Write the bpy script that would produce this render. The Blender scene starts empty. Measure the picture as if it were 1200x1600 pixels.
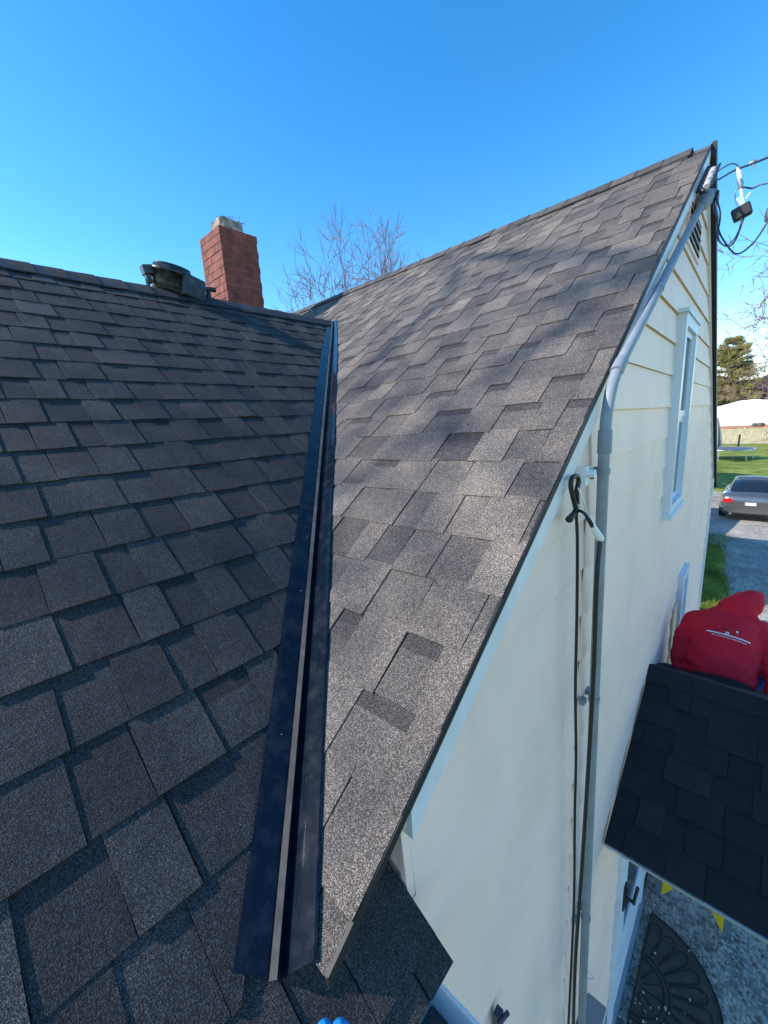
import bpy, bmesh, math, random
import numpy as np
from mathutils import Vector, Matrix, noise
from mathutils.bvhtree import BVHTree
R = math.radians
scene = bpy.context.scene
C = scene.collection
# ------------------------------------------------------------------ camera
F_PX, CX, CY = 621.0, 600.0, 800.0           # focal length in pixels of a 1200 x 1600 frame
def _v(x, y):
    a = Vector((x-CX, -(y-CY), F_PX)); return a.normalized()
_Y = _v(1190, 630); _X = -_v(-80, 710); _X = (_X - _Y*_X.dot(_Y)).normalized(); _Z = _X.cross(_Y)
if _Z.y < 0: _Z = -_Z
def at(px, py, axis, val):
    """world point seen at a photo pixel, on the plane world[axis] = val (camera at the origin)"""
    c = _v(px, py); r = Vector((c.dot(_X), c.dot(_Y), c.dot(_Z)))
    return r*(val/r[axis])
cam = bpy.data.cameras.new('camera'); camo = bpy.data.objects.new('camera', cam); C.objects.link(camo)
right = Vector((_X.x, _Y.x, _Z.x)); up = Vector((_X.y, _Y.y, _Z.y)); fwd = Vector((_X.z, _Y.z, _Z.z))
camo.matrix_world = Matrix(((right.x, up.x, -fwd.x, 0), (right.y, up.y, -fwd.y, 0), (right.z, up.z, -fwd.z, 0), (0, 0, 0, 1)))
cam.sensor_fit = 'HORIZONTAL'; cam.sensor_width = 36; cam.lens = 36*F_PX/1200
cam.clip_start = 0.02; cam.clip_end = 2000
scene.camera = camo
# ------------------------------------------------------------------ light
SUN_EL = R(34); SUN_AX, SUN_AY = -0.66, -0.751          # horizontal direction towards the sun
sd = Vector((SUN_AX*math.cos(SUN_EL), SUN_AY*math.cos(SUN_EL), math.sin(SUN_EL))).normalized()
w = bpy.data.worlds.new('World'); scene.world = w; w.use_nodes = True
nt = w.node_tree; bg = nt.nodes['Background']
sky = nt.nodes.new('ShaderNodeTexSky'); sky.sky_type = 'NISHITA'; sky.sun_disc = False
sky.sun_elevation = SUN_EL; sky.sun_rotation = math.atan2(SUN_AX, SUN_AY)
sky.air_density = 1.0; sky.dust_density = 0.1; sky.ozone_density = 1.5; sky.altitude = 200
hs = nt.nodes.new('ShaderNodeHueSaturation'); hs.inputs['Saturation'].default_value = 1.40; hs.inputs['Hue'].default_value = 0.4985; hs.inputs['Value'].default_value = 1.12
nt.links.new(sky.outputs[0], hs.inputs['Color']); nt.links.new(hs.outputs[0], bg.inputs[0]); bg.inputs[1].default_value = 0.15
sl = bpy.data.lights.new('sun', 'SUN'); sl.energy = 3.4; sl.angle = R(0.53); sl.color = (1, 0.93, 0.84)
slo = bpy.data.objects.new('sun', sl); C.objects.link(slo); slo.rotation_euler = sd.to_track_quat('Z', 'Y').to_euler()
scene.view_settings.view_transform = 'Standard'; scene.view_settings.look = 'None'
scene.view_settings.gamma = 1; scene.view_settings.exposure = 1.0
scene.cycles.max_bounces = 6
G = -4.35                                                   # ground height
# ------------------------------------------------------------------ materials
MATS = {}
def newmat(name):
    m = bpy.data.materials.new(name); m.use_nodes = True; MATS[name] = m
    return m, m.node_tree, m.node_tree.nodes['Principled BSDF']
def _coord(t):
    tc = t.nodes.new('ShaderNodeTexCoord'); return tc.outputs['Object']
def mat(name, col, rough=0.6, metal=0.0, var=0.12, scale=6.0, bump=0.0, bscale=60.0, spec=0.5, coat=0.0, dirt=None, dirt_scale=2.0, dirt_amt=0.3):
    """colour broken up by noise, optional dirt patches and bump"""
    m, t, b = newmat(name); L = t.links
    co = _coord(t)
    n = t.nodes.new('ShaderNodeTexNoise'); n.inputs['Scale'].default_value = scale; n.inputs['Detail'].default_value = 5
    L.new(co, n.inputs['Vector'])
    mr = t.nodes.new('ShaderNodeMapRange'); mr.inputs['From Min'].default_value = 0.3; mr.inputs['From Max'].default_value = 0.7
    mr.inputs['To Min'].default_value = 1-var; mr.inputs['To Max'].default_value = 1+var
    L.new(n.outputs[0], mr.inputs[0])
    mx = t.nodes.new('ShaderNodeVectorMath'); mx.operation = 'SCALE'; mx.inputs[0].default_value = col[:3]
    L.new(mr.outputs[0], mx.inputs['Scale']); out = mx.outputs[0]
    if dirt:
        d = t.nodes.new('ShaderNodeTexNoise'); d.inputs['Scale'].default_value = dirt_scale; d.inputs['Detail'].default_value = 8; d.inputs['Roughness'].default_value = 0.65
        L.new(co, d.inputs['Vector'])
        r2 = t.nodes.new('ShaderNodeMapRange'); r2.inputs['From Min'].default_value = 0.48; r2.inputs['From Max'].default_value = 0.72
        r2.inputs['To Min'].default_value = 0; r2.inputs['To Max'].default_value = dirt_amt
        L.new(d.outputs[0], r2.inputs[0])
        mm = t.nodes.new('ShaderNodeMix'); mm.data_type = 'RGBA'; L.new(r2.outputs[0], mm.inputs['Factor']); L.new(out, mm.inputs['A']); mm.inputs['B'].default_value = (*dirt, 1)
        out = mm.outputs['Result']
    L.new(out, b.inputs['Base Color'])
    b.inputs['Roughness'].default_value = rough; b.inputs['Metallic'].default_value = metal
    b.inputs['Specular IOR Level'].default_value = spec; b.inputs['Coat Weight'].default_value = coat
    if bump:
        bn = t.nodes.new('ShaderNodeTexNoise'); bn.inputs['Scale'].default_value = bscale; bn.inputs['Detail'].default_value = 4
        L.new(co, bn.inputs['Vector']); bp = t.nodes.new('ShaderNodeBump'); bp.inputs['Distance'].default_value = bump; bp.inputs['Strength'].default_value = 1
        L.new(bn.outputs[0], bp.inputs['Height']); L.new(bp.outputs[0], b.inputs['Normal'])
    return m
def shingle_mat(name, dark, mid, light, gran=1.0, bump=0.0012):
    m, t, b = newmat(name); L = t.links; co = _coord(t)
    at_ = t.nodes.new('ShaderNodeAttribute'); at_.attribute_name = 'tone'
    # slow blends inside a tab
    n0 = t.nodes.new('ShaderNodeTexNoise'); n0.inputs['Scale'].default_value = 6; n0.inputs['Detail'].default_value = 3; L.new(co, n0.inputs['Vector'])
    nb = t.nodes.new('ShaderNodeTexNoise'); nb.inputs['Scale'].default_value = 55; nb.inputs['Detail'].default_value = 3; L.new(co, nb.inputs['Vector'])
    nm = t.nodes.new('ShaderNodeMath'); nm.operation = 'MULTIPLY_ADD'; L.new(nb.outputs[0], nm.inputs[0]); nm.inputs[1].default_value = 0.45; L.new(n0.outputs[0], nm.inputs[2])
    n0_ = t.nodes.new('ShaderNodeMath'); n0_.operation = 'SUBTRACT'; L.new(nm.outputs[0], n0_.inputs[0]); n0_.inputs[1].default_value = 0.225
    add = t.nodes.new('ShaderNodeMath'); add.operation = 'MULTIPLY_ADD'; L.new(n0_.outputs[0], add.inputs[0]); add.inputs[1].default_value = 0.9; L.new(at_.outputs['Fac'], add.inputs[2])
    sub = t.nodes.new('ShaderNodeMath'); sub.operation = 'SUBTRACT'; L.new(add.outputs[0], sub.inputs[0]); sub.inputs[1].default_value = 0.45
    cr = t.nodes.new('ShaderNodeValToRGB'); e = cr.color_ramp.elements
    e[0].position = 0; e[0].color = (*dark, 1); e[1].position = 1; e[1].color = (*light, 1); k = cr.color_ramp.elements.new(0.5); k.color = (*mid, 1)
    L.new(sub.outputs[0], cr.inputs[0])
    # granules: cells, each its own brightness and hue
    vo = t.nodes.new('ShaderNodeTexVoronoi'); vo.inputs['Scale'].default_value = 900; L.new(co, vo.inputs['Vector'])
    sp = t.nodes.new('ShaderNodeSeparateColor'); L.new(vo.outputs['Color'], sp.inputs[0])
    pw = t.nodes.new('ShaderNodeMath'); pw.operation = 'POWER'; L.new(sp.outputs[0], pw.inputs[0]); pw.inputs[1].default_value = 3.2
    g = t.nodes.new('ShaderNodeMath'); g.operation = 'MULTIPLY_ADD'; L.new(pw.outputs[0], g.inputs[0]); g.inputs[1].default_value = 2.9*gran; g.inputs[2].default_value = 1-0.69*gran
    sc = t.nodes.new('ShaderNodeVectorMath'); sc.operation = 'SCALE'; L.new(cr.outputs[0], sc.inputs[0]); L.new(g.outputs[0], sc.inputs['Scale'])
    hue = t.nodes.new('ShaderNodeMix'); hue.data_type = 'RGBA'; hue.blend_type = 'MULTIPLY'; hue.inputs['Factor'].default_value = 1
    hr = t.nodes.new('ShaderNodeValToRGB'); he = hr.color_ramp.elements
    he[0].position = 0; he[0].color = (1.14, 0.98, 0.84, 1); he[1].position = 1; he[1].color = (0.88, 1.0, 1.16, 1)
    L.new(sp.outputs[1], hr.inputs[0]); L.new(sc.outputs[0], hue.inputs['A']); L.new(hr.outputs[0], hue.inputs['B'])
    L.new(hue.outputs['Result'], b.inputs['Base Color'])
    b.inputs['Roughness'].default_value = 0.85; b.inputs['Specular IOR Level'].default_value = 0.35
    n1 = t.nodes.new('ShaderNodeTexNoise'); n1.inputs['Scale'].default_value = 420; n1.inputs['Detail'].default_value = 2; L.new(co, n1.inputs['Vector'])
    n2 = t.nodes.new('ShaderNodeTexNoise'); n2.inputs['Scale'].default_value = 14; n2.inputs['Detail'].default_value = 3; L.new(co, n2.inputs['Vector'])
    ma = t.nodes.new('ShaderNodeMath'); ma.operation = 'MULTIPLY_ADD'; L.new(n2.outputs[0], ma.inputs[0]); ma.inputs[1].default_value = 2.2; L.new(n1.outputs[0], ma.inputs[2])
    bp = t.nodes.new('ShaderNodeBump'); bp.inputs['Distance'].default_value = bump; bp.inputs['Strength'].default_value = 1
    L.new(ma.outputs[0], bp.inputs['Height']); L.new(bp.outputs[0], b.inputs['Normal'])
    return m
M = MATS
shingle_mat('shingle', (0.046, 0.042, 0.040), (0.108, 0.094, 0.082), (0.215, 0.178, 0.142), 1.0, 0.0007)
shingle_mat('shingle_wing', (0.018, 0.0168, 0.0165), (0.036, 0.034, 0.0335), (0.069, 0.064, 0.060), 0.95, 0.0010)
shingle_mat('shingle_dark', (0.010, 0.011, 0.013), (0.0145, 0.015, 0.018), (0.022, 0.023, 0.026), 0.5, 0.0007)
mat('valley_metal', (0.006, 0.010, 0.018), 0.085, 0.0, 0.15, 9, 0.0005, 7, spec=0.28, dirt=(0.18, 0.19, 0.2), dirt_scale=26, dirt_amt=0.10)
mat('valley_rib', (0.050, 0.047, 0.044), 0.6, 0.0, 0.5, 40, 0.0008, 30, dirt=(0.05, 0.035, 0.02), dirt_scale=30, dirt_amt=0.8)
mat('drip_edge', (0.012, 0.013, 0.017), 0.6, 0.0, 0.2, 10)
mat('siding', (0.96, 0.71, 0.60), 0.55, 0, 0.04, 2.2, 0.0010, 30, dirt=(0.52, 0.43, 0.34), dirt_scale=2.6, dirt_amt=0.30)
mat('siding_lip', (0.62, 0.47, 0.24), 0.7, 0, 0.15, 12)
mat('white_trim', (0.82, 0.78, 0.78), 0.4, 0, 0.04, 5, dirt=(0.4, 0.42, 0.42), dirt_scale=9, dirt_amt=0.3)
mat('window_vinyl', (0.68, 0.73, 0.80), 0.35, 0, 0.04, 5)
mat('beige_trim', (0.66, 0.56, 0.40), 0.6, 0, 0.08, 6)
mat('glass_dark', (0.02, 0.025, 0.03), 0.06, 0, 0.1, 2, spec=0.8)
mat('conduit', (0.25, 0.28, 0.31), 0.5, 0, 0.08, 10, dirt=(0.12, 0.13, 0.14), dirt_scale=12, dirt_amt=0.35)
mat('conduit_joint', (0.22, 0.25, 0.28), 0.55, 0, 0.08, 10)
mat('grey_metal', (0.25, 0.30, 0.36), 0.45, 0.5, 0.1, 8)
mat('black_rubber', (0.014, 0.014, 0.016), 0.5, 0, 0.2, 30)
mat('wire_blue', (0.035, 0.045, 0.075), 0.4, 0, 0.2, 30)
mat('bright_metal', (0.62, 0.64, 0.66), 0.35, 0.7, 0.1, 20)
mat('white_plastic', (0.8, 0.8, 0.8), 0.4, 0, 0.04, 8)
mat('insulator_grey', (0.42, 0.42, 0.44), 0.3, 0, 0.1, 8)
mat('brick', (0.20, 0.052, 0.036), 0.85, 0, 0.45, 9, 0.003, 80, dirt=(0.10, 0.035, 0.025), dirt_scale=14, dirt_amt=0.7)
mat('mortar', (0.22, 0.15, 0.12), 0.9, 0, 0.2, 20, 0.003, 90)
mat('flue_clay', (0.30, 0.25, 0.21), 0.9, 0, 0.5, 18, 0.006, 40, dirt=(0.06, 0.06, 0.06), dirt_scale=12, dirt_amt=0.85)
mat('black_machine', (0.018, 0.018, 0.018), 0.34, 0.1, 0.3, 14, 0.002, 40, dirt=(0.16, 0.155, 0.14), dirt_scale=16, dirt_amt=0.5)
mat('hoodie_red', (0.62, 0.014, 0.034), 0.85, 0, 0.12, 9, 0.010, 13, spec=0.25)
mat('trousers_black', (0.012, 0.012, 0.014), 0.85, 0, 0.2, 20, 0.002, 60)
mat('skin', (0.45, 0.25, 0.17), 0.55, 0, 0.06, 14)
mat('boot', (0.05, 0.032, 0.02), 0.6, 0, 0.2, 30)
mat('print_white', (0.80, 0.76, 0.78), 0.7, 0, 0.05, 30)
mat('print_black', (0.02, 0.008, 0.012), 0.7, 0, 0.05, 30)
mat('ladder_blue', (0.01, 0.22, 0.60), 0.4, 0, 0.08, 10)
mat('ladder_grey', (0.17, 0.23, 0.27), 0.45, 0.3, 0.1, 10)
mat('yellow_paint', (0.80, 0.52, 0.02), 0.5, 0, 0.06, 10)
mat('mat_rubber', (0.062, 0.046, 0.034), 0.8, 0, 0.25, 14, 0.002, 160, dirt=(0.085, 0.075, 0.06), dirt_scale=10, dirt_amt=0.5)
mat('mat_line', (0.015, 0.012, 0.010), 0.8, 0, 0.2, 20)
mat('door_white', (0.66, 0.72, 0.80), 0.4, 0, 0.04, 5, dirt=(0.3, 0.3, 0.3), dirt_scale=6, dirt_amt=0.25)
mat('bark', (0.20, 0.145, 0.115), 0.9, 0, 0.3, 6, 0.01, 12)
mat('bark_pale', (0.24, 0.155, 0.12), 0.9, 0, 0.3, 6)
mat('twig', (0.23, 0.13, 0.11), 0.9, 0, 0.25, 6)
mat('needles', (0.27, 0.25, 0.085), 0.8, 0, 0.45, 2.2)
mat('car_paint', (0.20, 0.195, 0.185), 0.28, 0.75, 0.05, 4, coat=0.8)
mat('car_glass', (0.012, 0.016, 0.022), 0.05, 0, 0.1, 2, spec=0.8)
mat('tail_red', (0.65, 0.01, 0.012), 0.15, 0, 0.1, 10, coat=1.0)
mat('tyre', (0.015, 0.015, 0.015), 0.8, 0, 0.2, 20)
mat('seat_tan', (0.42, 0.38, 0.30), 0.8, 0, 0.1, 10)
mat('fabric_grey', (0.22, 0.24, 0.26), 0.85, 0, 0.15, 3)
mat('trampoline_black', (0.10, 0.10, 0.13), 0.7, 0, 0.2, 3)
mat('wood_fence', (0.50, 0.42, 0.28), 0.85, 0, 0.25, 3)
mat('white_roof', (0.90, 0.90, 0.90), 0.6, 0, 0.02, 1)
mat('pale_wall', (0.70, 0.72, 0.76), 0.7, 0, 0.08, 1)
mat('teal_roof', (0.12, 0.30, 0.38), 0.6, 0, 0.1, 1)
mat('stone', (0.10, 0.085, 0.075), 0.9, 0, 0.4, 2, 0.02, 5)
mat('red_soil', (0.36, 0.16, 0.08), 0.95, 0, 0.3, 0.8)
mat('debris', (0.62, 0.55, 0.44), 0.85, 0, 0.35, 30)
mat('roof_generic', (0.05, 0.05, 0.055), 0.9, 0, 0.2, 3)
mat('brush', (0.27, 0.18, 0.13), 0.9, 0, 0.4, 0.8)
def ground_mat(name, cols, s1, s2, bump, bs, vor=0):
    m, t, b = newmat(name); L = t.links; co = _coord(t)
    n = t.nodes.new('ShaderNodeTexNoise'); n.inputs['Scale'].default_value = s1; n.inputs['Detail'].default_value = 8; n.inputs['Roughness'].default_value = 0.65; L.new(co, n.inputs['Vector'])
    cr = t.nodes.new('ShaderNodeValToRGB'); e = cr.color_ramp.elements
    e[0].position = 0.32; e[0].color = (*cols[0], 1); e[1].position = 0.68; e[1].color = (*cols[2], 1); k = e.new(0.5); k.color = (*cols[1], 1)
    L.new(n.outputs[0], cr.inputs[0])
    if vor:
        v = t.nodes.new('ShaderNodeTexVoronoi'); v.inputs['Scale'].default_value = s2; L.new(co, v.inputs['Vector'])
        s = t.nodes.new('ShaderNodeSeparateColor'); L.new(v.outputs['Color'], s.inputs[0]); val = s.outputs[0]; hgt = v.outputs['Distance']
    else:
        v = t.nodes.new('ShaderNodeTexNoise'); v.inputs['Scale'].default_value = s2; v.inputs['Detail'].default_value = 4; L.new(co, v.inputs['Vector']); val = v.outputs[0]; hgt = v.outputs[0]
    mr = t.nodes.new('ShaderNodeMapRange'); L.new(val, mr.inputs[0]); mr.inputs['From Min'].default_value = 0 if vor else .3; mr.inputs['From Max'].default_value = 1 if vor else .7
    mr.inputs['To Min'].default_value = 0.5; mr.inputs['To Max'].default_value = 1.5
    sc = t.nodes.new('ShaderNodeVectorMath'); sc.operation = 'SCALE'; L.new(cr.outputs[0], sc.inputs[0]); L.new(mr.outputs[0], sc.inputs['Scale']); L.new(sc.outputs[0], b.inputs['Base Color'])
    b.inputs['Roughness'].default_value = 0.95; b.inputs['Specular IOR Level'].default_value = 0.2
    bp = t.nodes.new('ShaderNodeBump'); bp.inputs['Distance'].default_value = bump; bp.inputs['Strength'].default_value = 1
    if vor: bp.invert = True
    L.new(hgt, bp.inputs['Height']); L.new(bp.outputs[0], b.inputs['Normal'])
    return m
ground_mat('grass', [(0.09, 0.115, 0.018), (0.19, 0.23, 0.035), (0.31, 0.33, 0.075)], 0.9, 30, 0.03, 30)
ground_mat('gravel', [(0.22, 0.20, 0.175), (0.34, 0.31, 0.27), (0.48, 0.43, 0.36)], 1.1, 38, 0.018, 50, 1)
ground_mat('dry_grass', [(0.20, 0.17, 0.08), (0.30, 0.26, 0.14), (0.36, 0.32, 0.18)], 0.3, 20, 0.02, 20)
# ------------------------------------------------------------------ mesh helpers
class MB:
    def __init__(s): s.v = []; s.f = []; s.m = []; s.t = []; s.sm = []
    def face(s, pts, m=0, tone=0.5, smooth=False):
        i = len(s.v); s.v.extend([tuple(p) for p in pts]); s.f.append(tuple(range(i, i+len(pts)))); s.m.append(m); s.t.append(tone); s.sm.append(smooth)
    def quads(s, grid, m=0, tone=0.5, close=False, smooth=True):
        """grid: list of rings of equal length, joined"""
        base = len(s.v); n = len(grid[0])
        for r in grid: s.v.extend([tuple(p) for p in r])
        for i in range(len(grid)-1):
            for j in range(n if close else n-1):
                a = base+i*n+j; b = base+i*n+(j+1) % n
                s.f.append((a, b, b+n, a+n)); s.m.append(m); s.t.append(tone); s.sm.append(smooth)
        return base, n
    def box(s, lo, hi, m=0, tone=0.5, mtx=None):
        P = [Vector((x, y, z)) for z in (lo[2], hi[2]) for y in (lo[1], hi[1]) for x in (lo[0], hi[0])]
        if mtx: P = [mtx @ p for p in P]
        i = len(s.v); s.v.extend([tuple(p) for p in P])
        for q in ((0, 2, 3, 1), (4, 5, 7, 6), (0, 1, 5, 4), (2, 6, 7, 3), (0, 4, 6, 2), (1, 3, 7, 5)):
            s.f.append(tuple(i+k for k in q)); s.m.append(m); s.t.append(tone); s.sm.append(False)
    def tube(s, pts, rad, n=8, m=0, cap=True, tone=0.5):
        pts = [Vector(p) for p in pts]; rads = rad if isinstance(rad, (list, tuple)) else [rad]*len(pts)
        rings = []; ref = None
        for i, p in enumerate(pts):
            d = (pts[min(i+1, len(pts)-1)]-pts[max(i-1, 0)])
            if d.length < 1e-9: d = Vector((0, 0, 1))
            d.normalize()
            if ref is None: ref = d.orthogonal().normalized()
            ref = (ref-d*ref.dot(d))
            if ref.length < 1e-6: ref = d.orthogonal()
            ref.normalize(); b = d.cross(ref)
            rings.append([p+(ref*math.cos(2*math.pi*k/n)+b*math.sin(2*math.pi*k/n))*rads[i] for k in range(n)])
        s.quads(rings, m, tone, close=True)
        if cap:
            s.face(list(reversed(rings[0])), m, tone); s.face(rings[-1], m, tone)
    def loft(s, rings, m=0, cap=True, smooth=True):
        s.quads(rings, m, 0.5, close=True, smooth=smooth)
        if cap: s.face(list(reversed(rings[0])), m); s.face(rings[-1], m)
    def prism(s, poly, d, m=0):
        """extrude polygon (3-d points) by vector d"""
        d = Vector(d); A = [Vector(p) for p in poly]; B = [p+d for p in A]; n = len(A)
        s.face(list(reversed(A)), m); s.face(B, m)
        for i in range(n): s.face([A[i], A[(i+1) % n], B[(i+1) % n], B[i]], m)
    def build(s, name, mats, parent=None, merge=False, tone=False, fix=True, local=False):
        me = bpy.data.meshes.new(name); me.from_pydata(s.v, [], s.f); me.validate(clean_customdata=False)
        if not isinstance(mats, (list, tuple)): mats = [mats]
        for k in mats: me.materials.append(MATS[k])
        me.polygons.foreach_set('material_index', s.m); me.polygons.foreach_set('use_smooth', s.sm)
        if tone:
            at_ = me.attributes.new('tone', 'FLOAT', 'FACE'); at_.data.foreach_set('value', s.t)
        if merge or fix:
            bm = bmesh.new(); bm.from_mesh(me)
            if merge: bmesh.ops.remove_doubles(bm, verts=bm.verts, dist=1e-5)
            bmesh.ops.recalc_face_normals(bm, faces=bm.faces); bm.to_mesh(me); bm.free()
        o = bpy.data.objects.new(name, me); C.objects.link(o)
        if parent is not None:
            o.parent = parent      # vertices of a child are in world space unless local
            if not local and parent.type == 'EMPTY': o.matrix_parent_inverse = Matrix.Translation(-Vector(parent.location))
        return o
def thing(name, label, cat, loc=(0, 0, 0), group=None):
    o = bpy.data.objects.new(name, None); C.objects.link(o); o.location = loc; o.empty_display_size = 0.1
    o['label'] = label; o['category'] = cat
    if group: o['group'] = group
    return o
def tag(o, label, cat, group=None):
    o['label'] = label; o['category'] = cat
    if group: o['group'] = group
    return o
def struct(o): o['kind'] = 'structure'; return o
def stuff(o, label, cat):
    o['kind'] = 'stuff'; o['label'] = label; o['category'] = cat; return o
def clip(poly, n, d):
    """keep the part of the 2-d polygon where n.p <= d"""
    out = []
    for i, p in enumerate(poly):
        q = poly[(i+1) % len(poly)]; a = n[0]*p[0]+n[1]*p[1]-d; b = n[0]*q[0]+n[1]*q[1]-d
        if a <= 0: out.append(p)
        if (a < 0 < b) or (b < 0 < a):
            t = a/(a-b); out.append((p[0]+(q[0]-p[0])*t, p[1]+(q[1]-p[1])*t))
    return out
def smooth_path(pts, n=6):
    """Catmull-Rom through the points"""
    P = [Vector(p) for p in pts]; P = [P[0]*2-P[1]]+P+[P[-1]*2-P[-2]]; out = []
    for i in range(1, len(P)-2):
        for k in range(n):
            t = k/n; a, b, c, d = P[i-1], P[i], P[i+1], P[i+2]
            out.append(0.5*((2*b)+(c-a)*t+(2*a-5*b+4*c-d)*t*t+(3*b-a-3*c+d)*t**3))
    out.append(P[-2]); return out

# ------------------------------------------------------------------ shingled slopes
def shingles(mb, O, A, U, a_rng, s_rng, planes, e=0.143, seed=1, tone=(0.5, 0.2), wr=(0.10, 0.26), th=(0.003, 0.006), s_off=0.0, valley=None, band=0.3, lift=0.0):
    """O origin, A along the courses, U up the slope; planes = half planes (n, d) in (a, s) that keep n.p <= d"""
    rnd = random.Random(seed); O = Vector(O); A = Vector(A).normalized(); U = Vector(U).normalized(); N = A.cross(U).normalized()
    if N.z < 0: N = -N
    k = 0; s = s_rng[0]+s_off-e
    while s < s_rng[1]:
        a = a_rng[0]-rnd.random()*0.25; hi = rnd.random() < 0.5
        pl = list(planes)
        if valley: pl.append((valley[0], valley[1]-rnd.uniform(*valley[2])))
        while a < a_rng[1]:
            w_ = rnd.uniform(*wr)*(1.0 if hi else 0.9)
            tH = (th[1] if hi else th[0])*rnd.uniform(0.85, 1.2); tL = 0.0034 if hi else 0.0006
            js = rnd.uniform(-0.0022, 0.0022) - (0.002 if hi else 0); sk = rnd.uniform(-0.004, 0.004)
            tn = min(1, max(0, rnd.gauss(tone[0]+(0.06 if hi else -0.05), tone[1])))
            rect = [(a+rnd.uniform(0, .001), s+js), (a+w_-0.0012, s+js+sk*0.5), (a+w_-0.0012+sk, s+e+0.012), (a+sk, s+e+0.012)]
            def emit(poly, tn_, skirt=True, s0=s+js):
                for n, d in pl: 
                    poly = clip(poly, n, d)
                    if len(poly) < 3: return
                top = []
                for (pa, ps) in poly:
                    f = min(1.05, max(0, (ps-s)/e)); h = tH+(tL-tH)*f+lift
                    h += 0.0016*noise.noise(Vector((pa*5, ps*5, seed)))+0.001
                    top.append(O+A*pa+U*ps+N*h)
                base = [O+A*pa+U*ps-N*0.002+N*lift for pa, ps in poly]
                mb.face(top, 0, tn_)
                if skirt:
                    for i in range(len(top)):
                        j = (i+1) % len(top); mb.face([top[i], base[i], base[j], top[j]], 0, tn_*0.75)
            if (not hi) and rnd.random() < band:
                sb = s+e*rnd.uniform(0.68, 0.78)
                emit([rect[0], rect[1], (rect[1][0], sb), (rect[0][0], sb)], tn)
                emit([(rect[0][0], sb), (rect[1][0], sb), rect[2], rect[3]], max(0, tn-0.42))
            else: emit(rect, tn)
            a += w_; hi = not hi if rnd.random() < 0.95 else hi
        s += e; k += 1

# the two roof planes (metres, camera at the origin)
WX = -0.375                                   # gable wall plane
MS = 0.708; AY, AZ = 3.375, 1.50              # main ridge
BS = 0.683; BX, BZ = -2.955, 0.956            # wing ridge
mainz = lambda y: AZ-MS*abs(y-AY)
wingz = lambda x: BZ-BS*abs(x-BX)
cm = 1/math.sqrt(1+MS*MS); cb = 1/math.sqrt(1+BS*BS)
vT = Vector((BX, AY-(AZ-BZ)/MS, BZ)); 
def valley_pt(x): z = wingz(x); return Vector((x, AY-(AZ-z)/MS, z))
vB = valley_pt(-0.395)
FAR_X = -9.5; EAVE_X = -0.285; WING_END = 0.397
MAIN_EAVE_Y = 0.212

house = thing('house', 'cream sided house with dark shingled roof, steep gable and lower wing roof', 'house', (-3, 3.4, G))
H = house
# --- main slope facing the camera. 2-d frame: a = x, s = distance up the slope from y=0
O_m = Vector((0, 0, mainz(0))); A_m = Vector((1, 0, 0)); U_m = Vector((0, cm, MS*cm))
sy = lambda y: y/cm
mb = MB()
xr = WX+0.012
# valley line in (a,s): points (vB.x, sy(vB.y)) -> (vT.x, sy(vT.y)); keep the right/upper side
def line_plane(p, q, keep):
    n = (q[1]-p[1], -(q[0]-p[0])); l = math.hypot(*n); n = (n[0]/l, n[1]/l); d = n[0]*p[0]+n[1]*p[1]
    if n[0]*keep[0]+n[1]*keep[1] > d: n = (-n[0], -n[1]); d = -d
    return n, d
vn, vd = line_plane((vB.x, sy(vB.y)), (vT.x, sy(vT.y)), (-0.4, 3))
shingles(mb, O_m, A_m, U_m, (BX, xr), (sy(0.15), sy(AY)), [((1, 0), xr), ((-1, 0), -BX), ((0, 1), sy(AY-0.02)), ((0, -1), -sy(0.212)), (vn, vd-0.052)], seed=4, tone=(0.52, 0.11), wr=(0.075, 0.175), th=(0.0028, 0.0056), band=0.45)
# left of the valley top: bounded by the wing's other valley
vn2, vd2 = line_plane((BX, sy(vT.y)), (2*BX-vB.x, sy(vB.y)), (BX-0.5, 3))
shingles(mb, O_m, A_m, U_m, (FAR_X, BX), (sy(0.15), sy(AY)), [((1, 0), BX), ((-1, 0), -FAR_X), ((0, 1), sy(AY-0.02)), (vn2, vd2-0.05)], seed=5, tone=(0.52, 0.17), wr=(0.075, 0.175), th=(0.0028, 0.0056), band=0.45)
ms = mb.build('main_roof', ['shingle'], H, tone=True, fix=False)
ms['label'] = 'steep main slope of brown grey architectural shingles'
# roof deck under the shingles
mb = MB()
def slab(pts, nrm, t=0.02):
    nrm = Vector(nrm).normalized(); mb.prism([Vector(p)-nrm*(t+0.0025) for p in pts], nrm*t)
vE = valley_pt(-0.45)
slab([(xr-0.004, 0.217, mainz(0.217)), (xr-0.004, AY, AZ), (BX, AY, AZ), tuple(vT), tuple(vE), (-0.42, 0.215, mainz(0.215))], (0, -MS, 1))
slab([(BX, vT.y, vT.z), (BX, AY, AZ), (FAR_X, AY, AZ), (FAR_X, 0, mainz(0)), (2*BX-vB.x, 0.1, mainz(0.1))], (0, -MS, 1))
slab([(xr-0.004, AY, AZ), (xr-0.004, 6.85, mainz(6.85)), (FAR_X, 6.85, mainz(6.85)), (FAR_X, AY, AZ)], (0, MS, 1))
mb.build('roof_deck', ['roof_generic'], H)
# far slope shingles are seen only edge-on: one course sheet with thickness
mb = MB()
shingles(mb, (0, AY, AZ), (1, 0, 0), (0, -cm, MS*cm), (-1.2, xr), (-sy(3.5), 0), [((1, 0), xr), ((0, 1), -0.02)], seed=8, tone=(0.5, 0.15))
mb.build('rear_roof', ['shingle'], H, tone=True, fix=False)
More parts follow.
